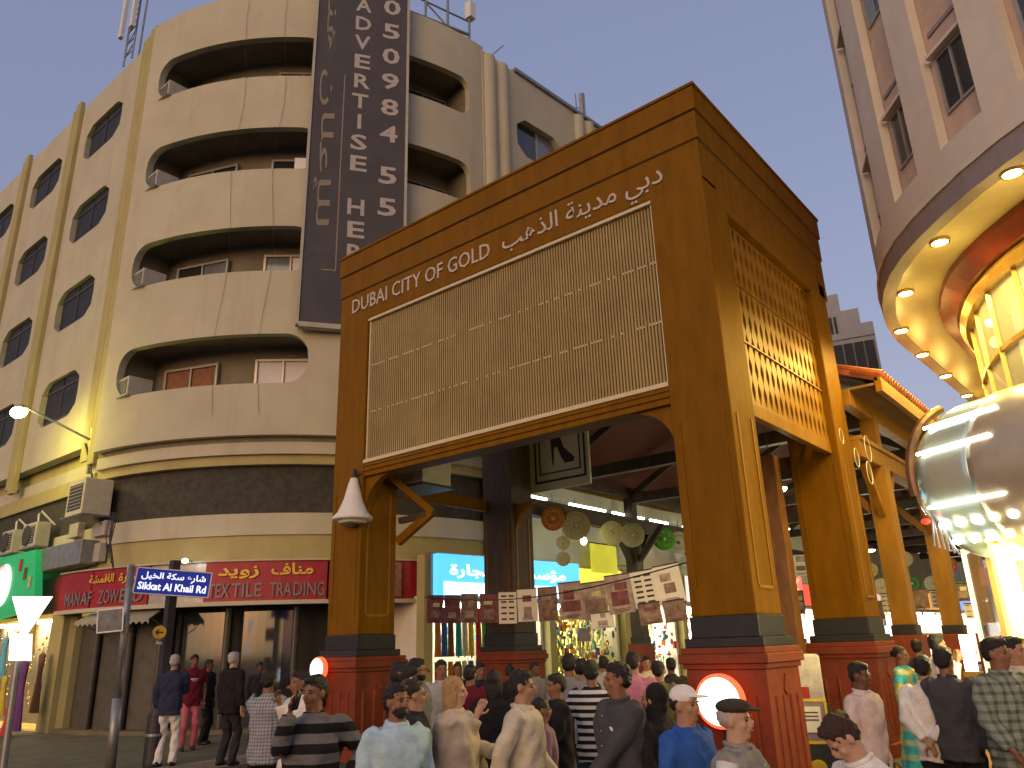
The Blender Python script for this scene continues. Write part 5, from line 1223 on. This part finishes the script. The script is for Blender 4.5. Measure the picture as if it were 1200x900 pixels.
def cloth(c, pat=None, c2=None, sc=1):
    key = (c, pat, c2, sc)
    if key in CL: return CL[key]
    mt = mat('cloth_%d' % len(CL), c, .88, var=.16, scale=9, bump=.75, bscale=15, spec=.2); CL[key] = mt
    if pat:
        t = mt.node_tree; b = t.nodes['Principled BSDF']; src = b.inputs['Base Color'].links[0].from_socket
        tc = t.nodes.new('ShaderNodeTexCoord'); sx = t.nodes.new('ShaderNodeSeparateXYZ'); t.links.new(tc.outputs['Object'], sx.inputs[0])
        def band(axis, period, duty):
            m1 = t.nodes.new('ShaderNodeMath'); m1.operation = 'MULTIPLY'; m1.inputs[1].default_value = 1/period; t.links.new(sx.outputs[axis], m1.inputs[0])
            m2 = t.nodes.new('ShaderNodeMath'); m2.operation = 'FRACT'; t.links.new(m1.outputs[0], m2.inputs[0])
            m3 = t.nodes.new('ShaderNodeMath'); m3.operation = 'LESS_THAN'; m3.inputs[1].default_value = duty; t.links.new(m2.outputs[0], m3.inputs[0]); return m3.outputs[0]
        if pat == 'stripe': fac = band('Z', .13*sc, .5)
        else:
            a = band('Z', .035*sc, .4); bb = band('X', .035*sc, .4); m = t.nodes.new('ShaderNodeMath'); m.operation = 'ADD'; t.links.new(a, m.inputs[0]); t.links.new(bb, m.inputs[1])
            m_ = t.nodes.new('ShaderNodeMath'); m_.operation = 'MULTIPLY'; m_.inputs[1].default_value = .5; t.links.new(m.outputs[0], m_.inputs[0]); fac = m_.outputs[0]
        mx = t.nodes.new('ShaderNodeMix'); mx.data_type = 'RGBA'; t.links.new(fac, mx.inputs[0]); t.links.new(src, mx.inputs[6]); mx.inputs[7].default_value = (*c2, 1); t.links.new(mx.outputs[2], b.inputs['Base Color'])
    return mt
def ik(a, b, l1, l2, pole):
    a, b, pole = Vector(a), Vector(b), Vector(pole); d = b-a; L_ = d.length
    if L_ > (l1+l2)*.998: b = a+d.normalized()*(l1+l2)*.998; d = b-a; L_ = d.length
    u = d.normalized(); x = (l1*l1-l2*l2+L_*L_)/(2*L_); h = math.sqrt(max(0, l1*l1-x*x)); pv = pole-u*pole.dot(u)
    pv.normalize(); return a+u*x+pv*h, b
ARM = {'down': (.24,-.03,.90), 'swingf': (.22,-.22,.96), 'swingb': (.24,.20,.94), 'phone': (.07,-.24,1.52), 'hold': (.09,-.33,1.16), 'behind': (.03,.19,1.0), 'fold': (-.09,-.2,1.22), 'up': (.2,-.22,1.68), 'hip': (.27,.02,1.02), 'low': (.06,-.34,.98), 'chin': (.04,-.19,1.44), 'bagarm': (.2,-.2,1.1)}
def person(label, px, pyt, dist, face, top, bot, skin_i=0, hair='short', hairm=None, arms=('down','down'), sleeve='long', kind='trousers', gz=0., walk=0, lean=0, hyaw=0, hpitch=0, beard=0, build=1.0, extra=(), seat=None, loose=0, fine=None):
    hairm = hairm or HAIRB
    P = at_d(px, pyt, dist); H = P.z-gz; s = H/1.775
    if not .8 < s < 1.09: print('PERSON scale', round(s,2), label)
    cdir = Vector((CAM.x-P.x, CAM.y-P.y, 0)).normalized(); rdir = Vector((-cdir.y, cdir.x, 0)); 
    if rdir.dot(RT) < 0: rdir = -rdir
    fd = cdir*math.cos(R_(face)) + rdir*math.sin(R_(face)); rz = math.atan2(fd.x, -fd.y)
    root = thing('person', label, 'person', (P.x, P.y, gz), rz)
    near = dist < 7.5; vox = fine or (.010 if near else .014)
    body, topm, botm = MB(), MB(), MB()
    hip = Vector((0,0,.94)); RL = Matrix.Rotation(R_(lean), 3, 'X')
    T = lambda p: hip + RL @ (Vector(p)-hip)
    W = lambda p: (Vector((p[0], p[1], p[2]))*s)
    def loft(mb, rings, f=T, seg=20, e=0):
        vs = []
        for z, cy, rx, ry in rings:
            for k in range(seg):
                a = 2*math.pi*k/seg; ca, sa = math.cos(a), math.sin(a)
                sq = (abs(ca)**2.6+abs(sa)**2.6)**(-1/2.6)
                vs.append(W(f((ca*sq*(rx+e), cy+sa*sq*(ry+e), z))))
        n = len(rings); fs = [(i*seg+k, i*seg+(k+1)%seg, (i+1)*seg+(k+1)%seg, (i+1)*seg+k) for i in range(n-1) for k in range(seg)]+[tuple(range(seg-1,-1,-1)), tuple(range((n-1)*seg,n*seg))]
        mb.add(vs, fs)
    def tub(mb, pts_, rad, seg=10): mb.tube([W(p) for p in pts_], [r*s for r in rad], seg)
    bw = build
    tors = [(.84,.0,.15*bw,.11*bw),(.93,.0,.168*bw,.12*bw),(1.03,0,.155*bw,.115*bw),(1.13,-.005,.150*bw,.115*bw),(1.25,-.008,.165*bw,.12*bw),(1.35,-.004,.182,.118),(1.425,0,.178,.1),(1.47,.004,.12,.08),(1.49,.006,.068,.066)]
    loft(body, [(z, cy, rx*.9, ry*.9) for z, cy, rx, ry in tors if z < 1.45]+[(1.455,.006,.07,.062)]); loft(body, [(1.46,.006,.06,.062),(1.53,0,.056,.06),(1.60,-.008,.056,.06)])
    # head
    hc = Vector((0,0,1.57)); HR = Matrix.Rotation(R_(hyaw), 3, 'Z') @ Matrix.Rotation(R_(hpitch), 3, 'X')
    TH = lambda p: T(hc + HR @ ((Vector(p)-hc)*.955))
    def hell(mb, c, r, seg=14, rings=10):
        vs = []
        for i in range(rings+1):
            t = math.pi*i/rings
            for k in range(seg):
                a = 2*math.pi*k/seg; vs.append(W(TH((c[0]+r[0]*math.sin(t)*math.cos(a), c[1]+r[1]*math.sin(t)*math.sin(a), c[2]+r[2]*math.cos(t)))))
        mb.add(vs, [(i*seg+k, (i+1)*seg+k, (i+1)*seg+(k+1)%seg, i*seg+(k+1)%seg) for i in range(rings) for k in range(seg)])
    for c, r in (((0,.008,1.672),(.076,.096,.096)), ((0,-.020,1.615),(.060,.074,.086)), ((0,-.064,1.552),(.03,.026,.024)), ((0,-.100,1.622),(.0155,.021,.030)), ((.078,.004,1.632),(.012,.021,.031)), ((-.078,.004,1.632),(.012,.021,.031)), ((0,-.078,1.664),(.052,.018,.013)), ((.036,-.066,1.612),(.022,.02,.022)), ((-.036,-.066,1.612),(.022,.02,.022)), ((0,-.085,1.582),(.027,.014,.016))): hell(body, c, r)
    # arms
    fingers = []; lsh = 0
    for sd, pose in ((1, arms[0]), (-1, arms[1])):
        tg = ARM[pose] if isinstance(pose, str) else pose
        sh = Vector((sd*.198*(.6+.4*bw), .004, 1.43)); wr = Vector((sd*tg[0], tg[1], tg[2]))
        pole = (sd*.5, .8, -.5) if tg[1] < .1 else (sd*1, .4, 0)
        el, wr = ik(sh, wr, .285, .255, pole)
        sh, el, wr = T(sh), T(el), T(wr); d = (wr-el).normalized()
        tub(body, [sh+Vector((-sd*.05,0,-.02)), sh, sh.lerp(el,.5), el], [.045,.047,.045,.041]); tub(body, [el-d*.02, el.lerp(wr,.35), wr], [.041,.040,.028])
        fwd = Vector((0,-1,0)); side = fwd if abs(d.dot(fwd)) < .7 else Vector((0,0,1)); side = (side-d*side.dot(d)).normalized(); pn = d.cross(side)*sd
        pc = wr+d*.055; rm = Matrix((side, pn, d)).transposed()
        vs = []
        body_e = MB(); body_e.ell((0,0,0), (.040,.020,.056), 12, 8); body.add([W(pc+rm @ Vector(v)) for v in body_e.v], body_e.f)
        curl = .5 if pose in ('down','swingf','swingb','hip') else 1.1
        for k, (ln, off) in enumerate(((.070,.028),(.078,.010),(.072,-.009),(.058,-.027))):
            b0 = pc+d*.042+side*off; d1 = (d*math.cos(curl*.4)-pn*math.sin(curl*.4)); d2 = (d*math.cos(curl)-pn*math.sin(curl)); b1 = b0+d1*ln*.5; fingers.append(([b0-d*.012, b0, b1, b1+d2*ln*.5], [.0088,.009,.0084,.0066]))
        tb = pc-d*.01+side*.034; t1 = tb+(side*.8+d*.6-pn*.2).normalized()*.035; fingers.append(([tb-side*.01, tb, t1, t1+(d*.9-pn*.4+side*.15).normalized()*.032], [.011,.0105,.0095,.007]))
        # sleeves
        e = .013+loose*.012
        if sleeve == 'long': tub(topm, [sh+Vector((-sd*.05,0,.012)), sh, sh.lerp(el,.5), el, el.lerp(wr,.5), wr-d*.015], [.064+e*.4,.064+e*.5,.054+e,.050+e,.044+e,.036+e])
        elif sleeve == 'half': tub(topm, [sh+Vector((-sd*.05,0,.012)), sh, sh.lerp(el,.5), el], [.066,.067,.061+e*.5,.058+e*.6])
        elif sleeve == 'short': tub(topm, [sh+Vector((-sd*.05,0,.012)), sh, sh.lerp(el,.4), sh.lerp(el,.72)], [.066,.067,.062+e*.4,.062+e*.6])
        elif sleeve == 'none': tub(topm, [sh+Vector((-sd*.06,0,.01)), sh+Vector((-sd*.01,0,0))], [.062,.06])
        if pose == 'phone' or (pose == 'hold' and 'phone' in extra):
            mb = MB(); pp = wr+d*.1-pn*.03; mb.obox(W(pp), d*.07*s, side*.037*s, pn*.005*s); JOBS.append((mb, 0, 0, 'phone', PHONE, root))
    # torso of the top
    e = .022+loose*.03
    ln = .80 if kind not in ('robe',) else .9
    rr = [r for r in tors if r[0] < 1.44]+[(1.448,.003,.13,.088),(1.475,.004,.088,.076)]
    hem = [(.80, 0, .172*bw, .128*bw)] if top is not None else []
    loft(topm, hem+[(z, cy, rx, ry) for z, cy, rx, ry in rr], T, 22, e); loft(topm, [(1.41,0,.15,.095),(1.455,.004,.10,.08),(1.485,.004,.076,.074),(1.515,.0,.064,.066)], T, 20, .006)
    # legs
    ft = []
    for sd in (1, -1):
        fy = -.30*walk*sd if walk else (.03 if sd > 0 else -.02); fx = sd*(.09 if walk else .11); lift = .05 if walk and fy > 0 else 0
        h = Vector((sd*.088,0,.90)); an = Vector((fx, fy, .085+lift)); kn, an = ik(h, an, .43, .41, (sd*.1,-1,0))
        tub(body, [h, h.lerp(kn,.5), kn], [.082,.07,.052]); tub(body, [kn, kn.lerp(an,.35), an], [.052,.055,.036])
        sh_ = MB(); 
        for c, r in (((0,-.06,-.045),(.042,.115,.038)),((0,.03,-.03),(.04,.055,.05)),((0,-.12,-.055),(.043,.05,.026))): sh_.ell(an+Vector(c), r, 12, 8)
        sh_.v = [tuple(W(v)) for v in sh_.v]; JOBS.append((sh_, .012, 2, 'shoe', SHOE, root))
        if kind == 'trousers':
            tub(botm, [h+Vector((0,0,.06)), h, h.lerp(kn,.5), kn, kn.lerp(an,.5), an+Vector((0,.005,-.03))], [.092,.098,.086,.073,.069,.066], 14)
    if kind == 'trousers': loft(botm, [(.80,0,.155*bw,.115*bw),(.88,0,.168*bw,.125*bw),(.95,0,.162*bw,.116*bw),(1.0,0,.145*bw,.10*bw)], lambda p: Vector(p), 20, .0)
    elif kind == 'robe': loft(botm, [(.06,0,.25,.22),(.3,0,.235,.2),(.6,0,.21,.17),(.9,0,.19,.145),(1.1,0,.17,.13)], lambda p: Vector(p), 24, loose*.02)
    elif kind == 'skirt': loft(botm, [(.25,0,.24,.2),(.5,0,.22,.18),(.8,0,.19,.15),(1.0,0,.16,.125)], lambda p: Vector(p), 24, .01)
    JOBS.append((body, vox, 3, 'body', SK[skin_i], root, [([W(p) for p in a], [r*s for r in b]) for a, b in fingers]))
    if top is not None: JOBS.append((topm, .014 if near else .018, 3, 'top' if kind != 'robe' else 'robe_top', top, root))
    if bot is not None: JOBS.append((botm, .016 if near else .02, 3, {'trousers':'trousers','robe':'robe','skirt':'skirt'}[kind], bot, root))
    # hair and headgear
    hm = MB()
    if hair == 'short':
        hell(hm, (0,.020,1.690), (.083,.098,.088)); hell(hm, (0,.045,1.645), (.078,.066,.075)); hell(hm, (0,-.035,1.735),(.060,.055,.034))
    elif hair == 'long':
        hell(hm, (0,.022,1.690), (.086,.1,.09)); hell(hm, (0,.05,1.58), (.088,.06,.15)); hell(hm, (.06,.02,1.6), (.03,.05,.12)); hell(hm, (-.06,.02,1.6), (.03,.05,.12))
    elif hair == 'bun':
        hell(hm, (0,.020,1.690), (.083,.098,.088)); hell(hm, (0,.11,1.67), (.045,.045,.045))
    elif hair == 'bald': hell(hm, (0,.05,1.64), (.08,.062,.055))
    elif hair == 'scarf':
        hell(hm, (0,.034,1.672), (.094,.106,.112)); hell(hm, (0,.03,1.58),(.092,.095,.08)); loft(hm, [(1.36,.01,.215,.135),(1.43,.01,.185,.12),(1.5,.012,.115,.1),(1.56,.012,.085,.085)])
    elif hair == 'ghutra':
        hell(hm, (0,.03,1.69), (.092,.105,.095)); hell(hm, (0,.08,1.55), (.12,.07,.2))
    elif hair in ('cap','flatcap'):
        hell(hm, (0,.03,1.66), (.079,.084,.07))
        cm = MB(); 
        if hair == 'cap': hell(cm, (0,.008,1.70), (.086,.103,.075)); hell(cm, (0,-.125,1.698), (.065,.075,.009))
        else: hell(cm, (0,0,1.72), (.098,.118,.05)); hell(cm, (0,-.125,1.705), (.062,.055,.010))
        JOBS.append((cm, .008, 2, 'cap', extra[0], root))
    if hm.v: JOBS.append((hm, .011 if near else .015, 2, 'headscarf' if hair in ('scarf','ghutra') else 'hair', hairm if hair not in ('scarf','ghutra') else extra[0], root))
    if beard:
        bm_ = MB(); hell(bm_, (0,-.036,1.572), (.060,.066,.050)); hell(bm_, (0,-.094,1.601),(.028,.008,.006)); JOBS.append((bm_, .009, 2, 'beard', hairm, root))
    if abs(face) < 125 or near:
        for sd in (1, -1):
            em = MB(); hell(em, (sd*.030,-.0855,1.643), (.0125,.006,.0062), 8, 6); JOBS.append((em, 0, 0, 'eye', EYE, root))
            em = MB(); hell(em, (sd*.031,-.0935,1.664), (.019,.006,.0045), 8, 6); JOBS.append((em, 0, 0, 'eyebrow', hairm if hair not in ('scarf','cap','flatcap','ghutra') else HAIRB, root))
        em = MB(); hell(em, (0,-.0985,1.583), (.022,.006,.006), 10, 6); JOBS.append((em, 0, 0, 'mouth', LIP, root))
    if dist < 9.6 and kind == 'trousers' and top not in NOCOL:
        cm = MB(); ring_ = []
        for k in range(13):
            a = -.35*math.pi + (2*math.pi-.30*math.pi)*k/12 - .5*math.pi + .5*math.pi; ring_.append(W(T((.070*math.sin(a+math.pi*.35+math.pi*1.15), .002-.074*math.cos(a+math.pi*.35+math.pi*1.15), 1.505-.012*math.cos(a+math.pi*.35+math.pi*1.15)))))
        cm.tube(ring_, .015*s, 8); JOBS.append((cm, 0, 0, 'collar', top, root))
        for k in range(5):
            z = 1.40-.1*k; bt = MB(); bt.ell(W(T((0, -.126-e*1.0-(.006 if z < 1.38 else -.012), z))), (.006*s,.004*s,.006*s), 8, 5); JOBS.append((bt, 0, 0, 'button', WHITE0, root))
    return root, s, T, W, TH
def add_part(info, name, mt, prims):
    root, s, T, W, TH = info; mb = MB()
    for kind, a in prims:
        if kind == 'box': c, h = a; mb.obox(W(T(c)), Vector((h[0]*s,0,0)), Vector((0,h[1]*s,0)), Vector((0,0,h[2]*s)))
        elif kind == 'ell': c, r = a; mb.ell(W(T(c)), [q_*s for q_ in r], 16, 10)
        elif kind == 'tube': p_, r = a; mb.tube([W(T(p)) for p in p_], [q_*s for q_ in r] if hasattr(r,'__len__') else r*s, 8)
        elif kind == 'disc': c, r = a; mb.lathe([(r*s,0),(r*s,.004)], 16, W(T(c)), (0,-1,0))
    JOBS.append((mb, 0, 0, name, mt, root))
NOCOL = set(); WHITE0 = cloth((.6,.58,.52))
WHITE = cloth((.70,.69,.66)); CREAM = cloth((.56,.50,.38)); BLACK = cloth((.016,.015,.016)); DGREY = cloth((.06,.062,.068)); NAVY = cloth((.03,.036,.07)); JEAN = cloth((.05,.065,.11)); CHAR = cloth((.028,.027,.03)); PALEB = cloth((.42,.58,.66)); MAROON = cloth((.13,.012,.022)); PINK = cloth((.55,.14,.17)); ROSE = cloth((.52,.20,.26)); OLIVE = cloth((.17,.16,.06)); TEAL = cloth((.05,.36,.38), 'check', (.55,.45,.06), 5); BEIGE = cloth((.52,.44,.34)); KHAKI = cloth((.26,.21,.13)); MGREY = cloth((.20,.20,.21)); LGREY = cloth((.33,.33,.32))
CHK = cloth((.34,.36,.38), 'check', (.12,.13,.16)); GCHK = cloth((.24,.28,.22), 'check', (.07,.09,.075), 2); STRB = cloth((.012,.012,.013), 'stripe', (.14,.14,.145)); STRW = cloth((.015,.015,.016), 'stripe', (.62,.62,.6), .55); BLUE = cloth((.03,.10,.36)); PALEP = cloth((.60,.50,.46)); MUST = cloth((.35,.24,.05)); MAUVE = cloth((.24,.14,.2))
gl = .12; NOCOL = {STRB, STRW, MAROON, BLUE, BEIGE, BLACK}
# --- left pavement
person('grey-haired man in navy jacket and white trousers by the street sign post', 206, 766, 16.0, 165, NAVY, WHITE, 1, 'short', HAIRG, ('down','hold'), gz=gl)
i_ = person('man in maroon T-shirt and coral pink trousers outside the textile shop', 229, 766, 18.5, 12, MAROON, PINK, 0, 'short', arms=('down','hip'), sleeve='short', gz=gl)
add_part(i_, 'shirt_print', WHITE, [('box', ((0,-.146,1.30),(.07,.003,.01))), ('box', ((0,-.146,1.265),(.05,.003,.006)))])
person('man in dark clothes behind the maroon T-shirt', 246, 772, 19.5, 60, BLACK, BLACK, 2, 'short', gz=gl)
person('grey-haired man in long black jacket standing outside the shop', 275, 763, 15.5, 130, BLACK, CHAR, 3, 'short', HAIRG, ('down','down'), gz=gl, loose=.6)
person('dark figure in the textile shop doorway', 305, 775, 19, 20, CHAR, BLACK, 2, 'short', gz=gl)
person('bearded man in grey checked shirt and dark trousers', 316, 783, 9.6, 150, CHK, BLACK, 0, 'short', arms=('fold','down'), beard=1)
person('man in long white robe beside the striped sweater man', 352, 784, 9.0, -60, WHITE, WHITE, 0, 'short', arms=('down','chin'), kind='robe', loose=.4)
i_ = person('man in grey and black striped sweater raising a phone to his face', 370, 789, 6.3, -25, STRB, CHAR, 0, 'short', HAIRB, ('hip','phone'), build=1.12, loose=.4, hyaw=-15)
person('woman in black headscarf near the round lit sign', 338, 792, 11.5, 90, BLACK, BLACK, 1, 'scarf', extra=(BLACK,), kind='robe')
# --- in front of the gate
i_ = person('man in pale blue half-sleeve shirt at the bottom centre-left', 466, 798, 5.7, 28, PALEB, JEAN, 0, 'short', arms=('down','down'), sleeve='half', beard=1, loose=.5, hyaw=12, hpitch=-4)
add_part(i_, 'pocket', PALEB, [('box', ((.08,-.152,1.26),(.045,.004,.05)))]); add_part(i_, 'collar', PALEB, [('tube', ([(-.07,-.02,1.49),(-.05,-.075,1.47),(0,-.105,1.435),(.05,-.075,1.47),(.07,-.02,1.49)], .016))])
person('dark-haired woman in profile behind the pale blue shirt', 486, 794, 6.7, 95, CHAR, BLACK, 1, 'bun', HAIRB)
i_ = person('man in grey shirt with black backpack left of the fair-haired woman', 489, 770, 9.3, 70, MGREY, JEAN, 1, 'short', beard=1)
add_part(i_, 'backpack', BLACK, [('ell', ((0,.22,1.2),(.15,.11,.22)))])
person('dark-haired man with raised arm behind the pale blue shirt', 470, 774, 9.0, 75, CHAR, CHAR, 0, 'short', arms=('down','up'))
i_ = person('woman in loose beige top with long fair hair facing right', 533, 791, 6.9, 80, BEIGE, JEAN, 3, 'long', HAIRL, ('hold','chin'), loose=1.3, build=1.15)
add_part(i_, 'shoulder_bag', cloth((.44,.34,.26)), [('ell', ((.22,-.06,1.0),(.12,.19,.17)))])
add_part(i_, 'bag_strap', cloth((.44,.34,.26)), [('tube', ([(.2,-.14,1.12),(.2,-.05,1.42),(.2,.1,1.1)], .012))])
person('grey-shirted man deeper in the souk left of the fabric shop', 517, 772, 11.0, 10, LGREY, CHAR, 0, 'short')
person('person in dark red clothes walking between the beige top and cream jacket', 551, 778, 10.5, 150, MAROON, CHAR, 0, 'short', walk=.6)
person('woman in black with dark hair behind the cream jacket', 579, 784, 8.2, 170, BLACK, BLACK, 1, 'long', HAIRB, walk=.4)
i_ = person('man in cream jacket striding to the right in the centre', 611, 783, 6.3, 80, CREAM, KHAKI, 1, 'short', HAIRB, ('swingf','swingb'), walk=.9, loose=.5)
add_part(i_, 'collar', CREAM, [('tube', ([(-.08,.03,1.5),(-.06,-.07,1.48),(0,-.1,1.44),(.06,-.07,1.48),(.08,.03,1.5),(0,.08,1.51),(-.08,.03,1.5)], .018))])
person('short woman in mustard and mauve dress beside the cream jacket', 634, 816, 7.4, 100, MAUVE, MUST, 0, 'bun', kind='skirt')
person('man in black top facing left with folded hands', 651, 788, 8.2, -70, BLACK, CHAR, 0, 'short', arms=('hold','hold'))
person('tall man in grey shirt seen from behind deeper in the crowd', 666, 765, 10.0, 170, MGREY, JEAN, 0, 'short')
person('man with dark hair left of the striped shirt', 681, 771, 10.5, 150, CHAR, CHAR, 1, 'short')
person('man in black and white striped T-shirt seen from behind', 692, 772, 8.6, 172, STRW, JEAN, 0, 'short', sleeve='short')
i_ = person('man in dark grey jacket with round badge in the centre-right', 722, 774, 6.3, -55, DGREY, CHAR, 0, 'short', HAIRB, ('low','down'), loose=.7, hyaw=-20)
add_part(i_, 'badge', WHITE, [('disc', ((.09,-.15,1.30),.032))])
person('man in pink shirt deeper in the crowd', 741, 763, 10.0, 165, ROSE, CHAR, 1, 'short')
person('woman in black headscarf and abaya right of the grey jacket', 764, 799, 6.4, -115, BLACK, BLACK, 1, 'scarf', kind='robe', extra=(BLACK,), loose=.6)
person('man in olive shirt beyond the black headscarf', 771, 773, 10.4, 160, OLIVE, CHAR, 1, 'short')
i_ = person('boy in blue shirt and white cap beside the glowing round sign', 800, 800, 5.3, 55, BLUE, JEAN, 1, 'cap', HAIRB, ('down','down'), sleeve='short', extra=(cloth((.75,.74,.7)),))
i_ = person('old man in dark flat cap and grey waistcoat in front of the pedestal', 858, 815, 4.75, 70, cloth((.25,.245,.215)), KHAKI, 3, 'flatcap', HAIRG, ('down','down'), sleeve='none', extra=(cloth((.05,.042,.034)),), build=1.15, loose=.4, fine=.008)
add_part(i_, 'shirt_sleeve', WHITE, [('tube', ([(.2,0,1.43),(.235,.01,1.3),(.25,.03,1.15)], [.066,.064,.066])), ('tube', ([(-.2,0,1.43),(-.235,.01,1.3),(-.25,.03,1.15)], [.066,.064,.066]))])
# --- deeper crowd under the gate
for k, (px, py, ds, fc, tp, lb) in enumerate([(563,776,13,20,CHAR,'dark-clad man in front of the dark rear pillar'),(598,777,12.5,160,BLACK,'man in black near the rear gate pillar base'),(627,775,14,30,MGREY,'grey-clad man by the souvenir shop'),(707,768,13.5,180,LGREY,'pale-shirted man in front of the white lit shop'),(757,768,14.5,10,CREAM,'man in cream shirt before the far white shop'),(785,770,13,200,CHAR,'dark-clad man at the far white shop window'),(536,776,14.5,0,BLACK,'dark-clad woman at the cloth rolls')]):
    person(lb, px, py, ds, fc, tp, CHAR if k % 2 else JEAN, k % 3, 'short' if k != 6 else 'long')
# --- right side
person('young man in pale pink shirt by the second right pedestal', 1004, 774, 8.2, 60, PALEP, JEAN, 2, 'short', arms=('down','down'), sleeve='half', hpitch=5)
i_ = person('man in white polo with black lanyard bowing over his phone at lower right', 1022, 822, 4.55, -62, WHITE, CHAR, 3, 'short', HAIRBR, ('hold','hold'), sleeve='short', lean=14, hpitch=32, build=1.15, extra=('phone',), fine=.008)
add_part(i_, 'lanyard', BLACK, [('tube', ([(.07,-.06,1.47),(.03,-.14,1.38),(.0,-.16,1.2)], .009)), ('box', ((0,-.165,1.14),(.03,.006,.05)))])
add_part(i_, 'shirt_emblem', CHAR, [('box', ((.09,-.145,1.32),(.03,.004,.014)))])
person('woman in teal and yellow patterned dress by the right columns', 1054, 756, 12.5, 70, TEAL, TEAL, 0, 'bun', kind='robe', gz=0)
person('man in white shirt with hands clasped behind his back at the right', 1079, 766, 8.9, 160, WHITE, BLACK, 1, 'short', arms=('behind','behind'))
person('man in dark waistcoat beside the white shirt at the right', 1103, 756, 8.7, 150, DGREY, BLACK, 0, 'short', arms=('hold','down'))
person('man in white shirt lifting a camera near the second right column', 1096, 742, 12.2, 120, WHITE, CHAR, 1, 'short', arms=('chin','chin'))
person('man in green checked shirt walking at the right edge', 1163, 745, 8.0, 40, GCHK, KHAKI, 0, 'short', HAIRB, ('swingb','swingf'), walk=.9, gz=.02, loose=.4, hyaw=25)
person('man in cream shirt behind the green checked shirt', 1184, 744, 9.0, 60, CREAM, MGREY, 1, 'short', walk=.5)
person('man in dark shirt at the souk counter between the right columns', 1073, 748, 14.5, 170, CHAR, CHAR, 0, 'short')
# --- remesh all bodies and garments together, then bake them
tmp = []
for j in JOBS:
    mb, vox, sm, name, mt, par = j[:6]
    me = bpy.data.meshes.new(name); me.from_pydata([tuple(v) for v in mb.v], [], mb.f); me.update()
    o = bpy.data.objects.new(name, me); COL.objects.link(o)
    if vox:
        r = o.modifiers.new('r', 'REMESH'); r.mode = 'VOXEL'; r.voxel_size = vox
        if sm: q_ = o.modifiers.new('s', 'SMOOTH'); q_.iterations = sm; q_.factor = .5
    tmp.append(o)
dg = bpy.context.evaluated_depsgraph_get(); dg.update()
baked = [bpy.data.meshes.new_from_object(o.evaluated_get(dg)) if j[1] else o.data for o, j in zip(tmp, JOBS)]
rnd = random.Random(5)
for o, j, me in zip(tmp, JOBS, baked):
    mb, vox, sm, name, mt, par = j[:6]
    o.modifiers.clear()
    if vox:
        nv = len(me.vertices); co = np.zeros(nv*3); me.vertices.foreach_get('co', co); co = co.reshape(-1,3)
        if name in ('top','trousers','robe','robe_top','skirt'):       # folds
            no = np.zeros(nv*3); me.vertices.foreach_get('normal', no); no = no.reshape(-1,3)
            ph = rnd.uniform(0, 9); x, y, z = co.T
            fold = .006*np.sin(z*26+ph+5*np.sin(x*9+ph)+4*np.sin(y*11))+.005*np.sin(x*34+z*17+ph)*np.sin(y*30-z*21+ph*2)
            if name in ('robe','skirt'): fold += .014*np.sin(np.arctan2(y, x)*9+ph)*np.clip((1.0-z), 0, 1)
            co += no*fold[:,None]; me.vertices.foreach_set('co', co.reshape(-1))
        elif name in ('hair','beard'):
            no = np.zeros(nv*3); me.vertices.foreach_get('normal', no); no = no.reshape(-1,3); x, y, z = co.T; ph2 = rnd.uniform(0, 9)
            co += no*(.0025+.003*np.sin(x*70+z*40+ph2)*np.sin(y*80+ph2)+.004*np.sin(x*150+z*60)*np.sin(y*150)+.003*np.sin(z*210+y*90))[:,None]; me.vertices.foreach_set('co', co.reshape(-1))
        if len(j) > 6:
            fm = MB()
            for p_, r_ in j[6]: fm.tube(p_, r_, 6)
            bm = bmesh.new(); bm.from_mesh(me); vs = [bm.verts.new(v) for v in fm.v]
            for f in fm.f: bm.faces.new([vs[i] for i in f])
            bm.to_mesh(me); bm.free()
        o.data = me
    me.materials.clear(); me.materials.append(mt); me.polygons.foreach_set('use_smooth', [True]*len(me.polygons)); me.update()
    o.parent = par
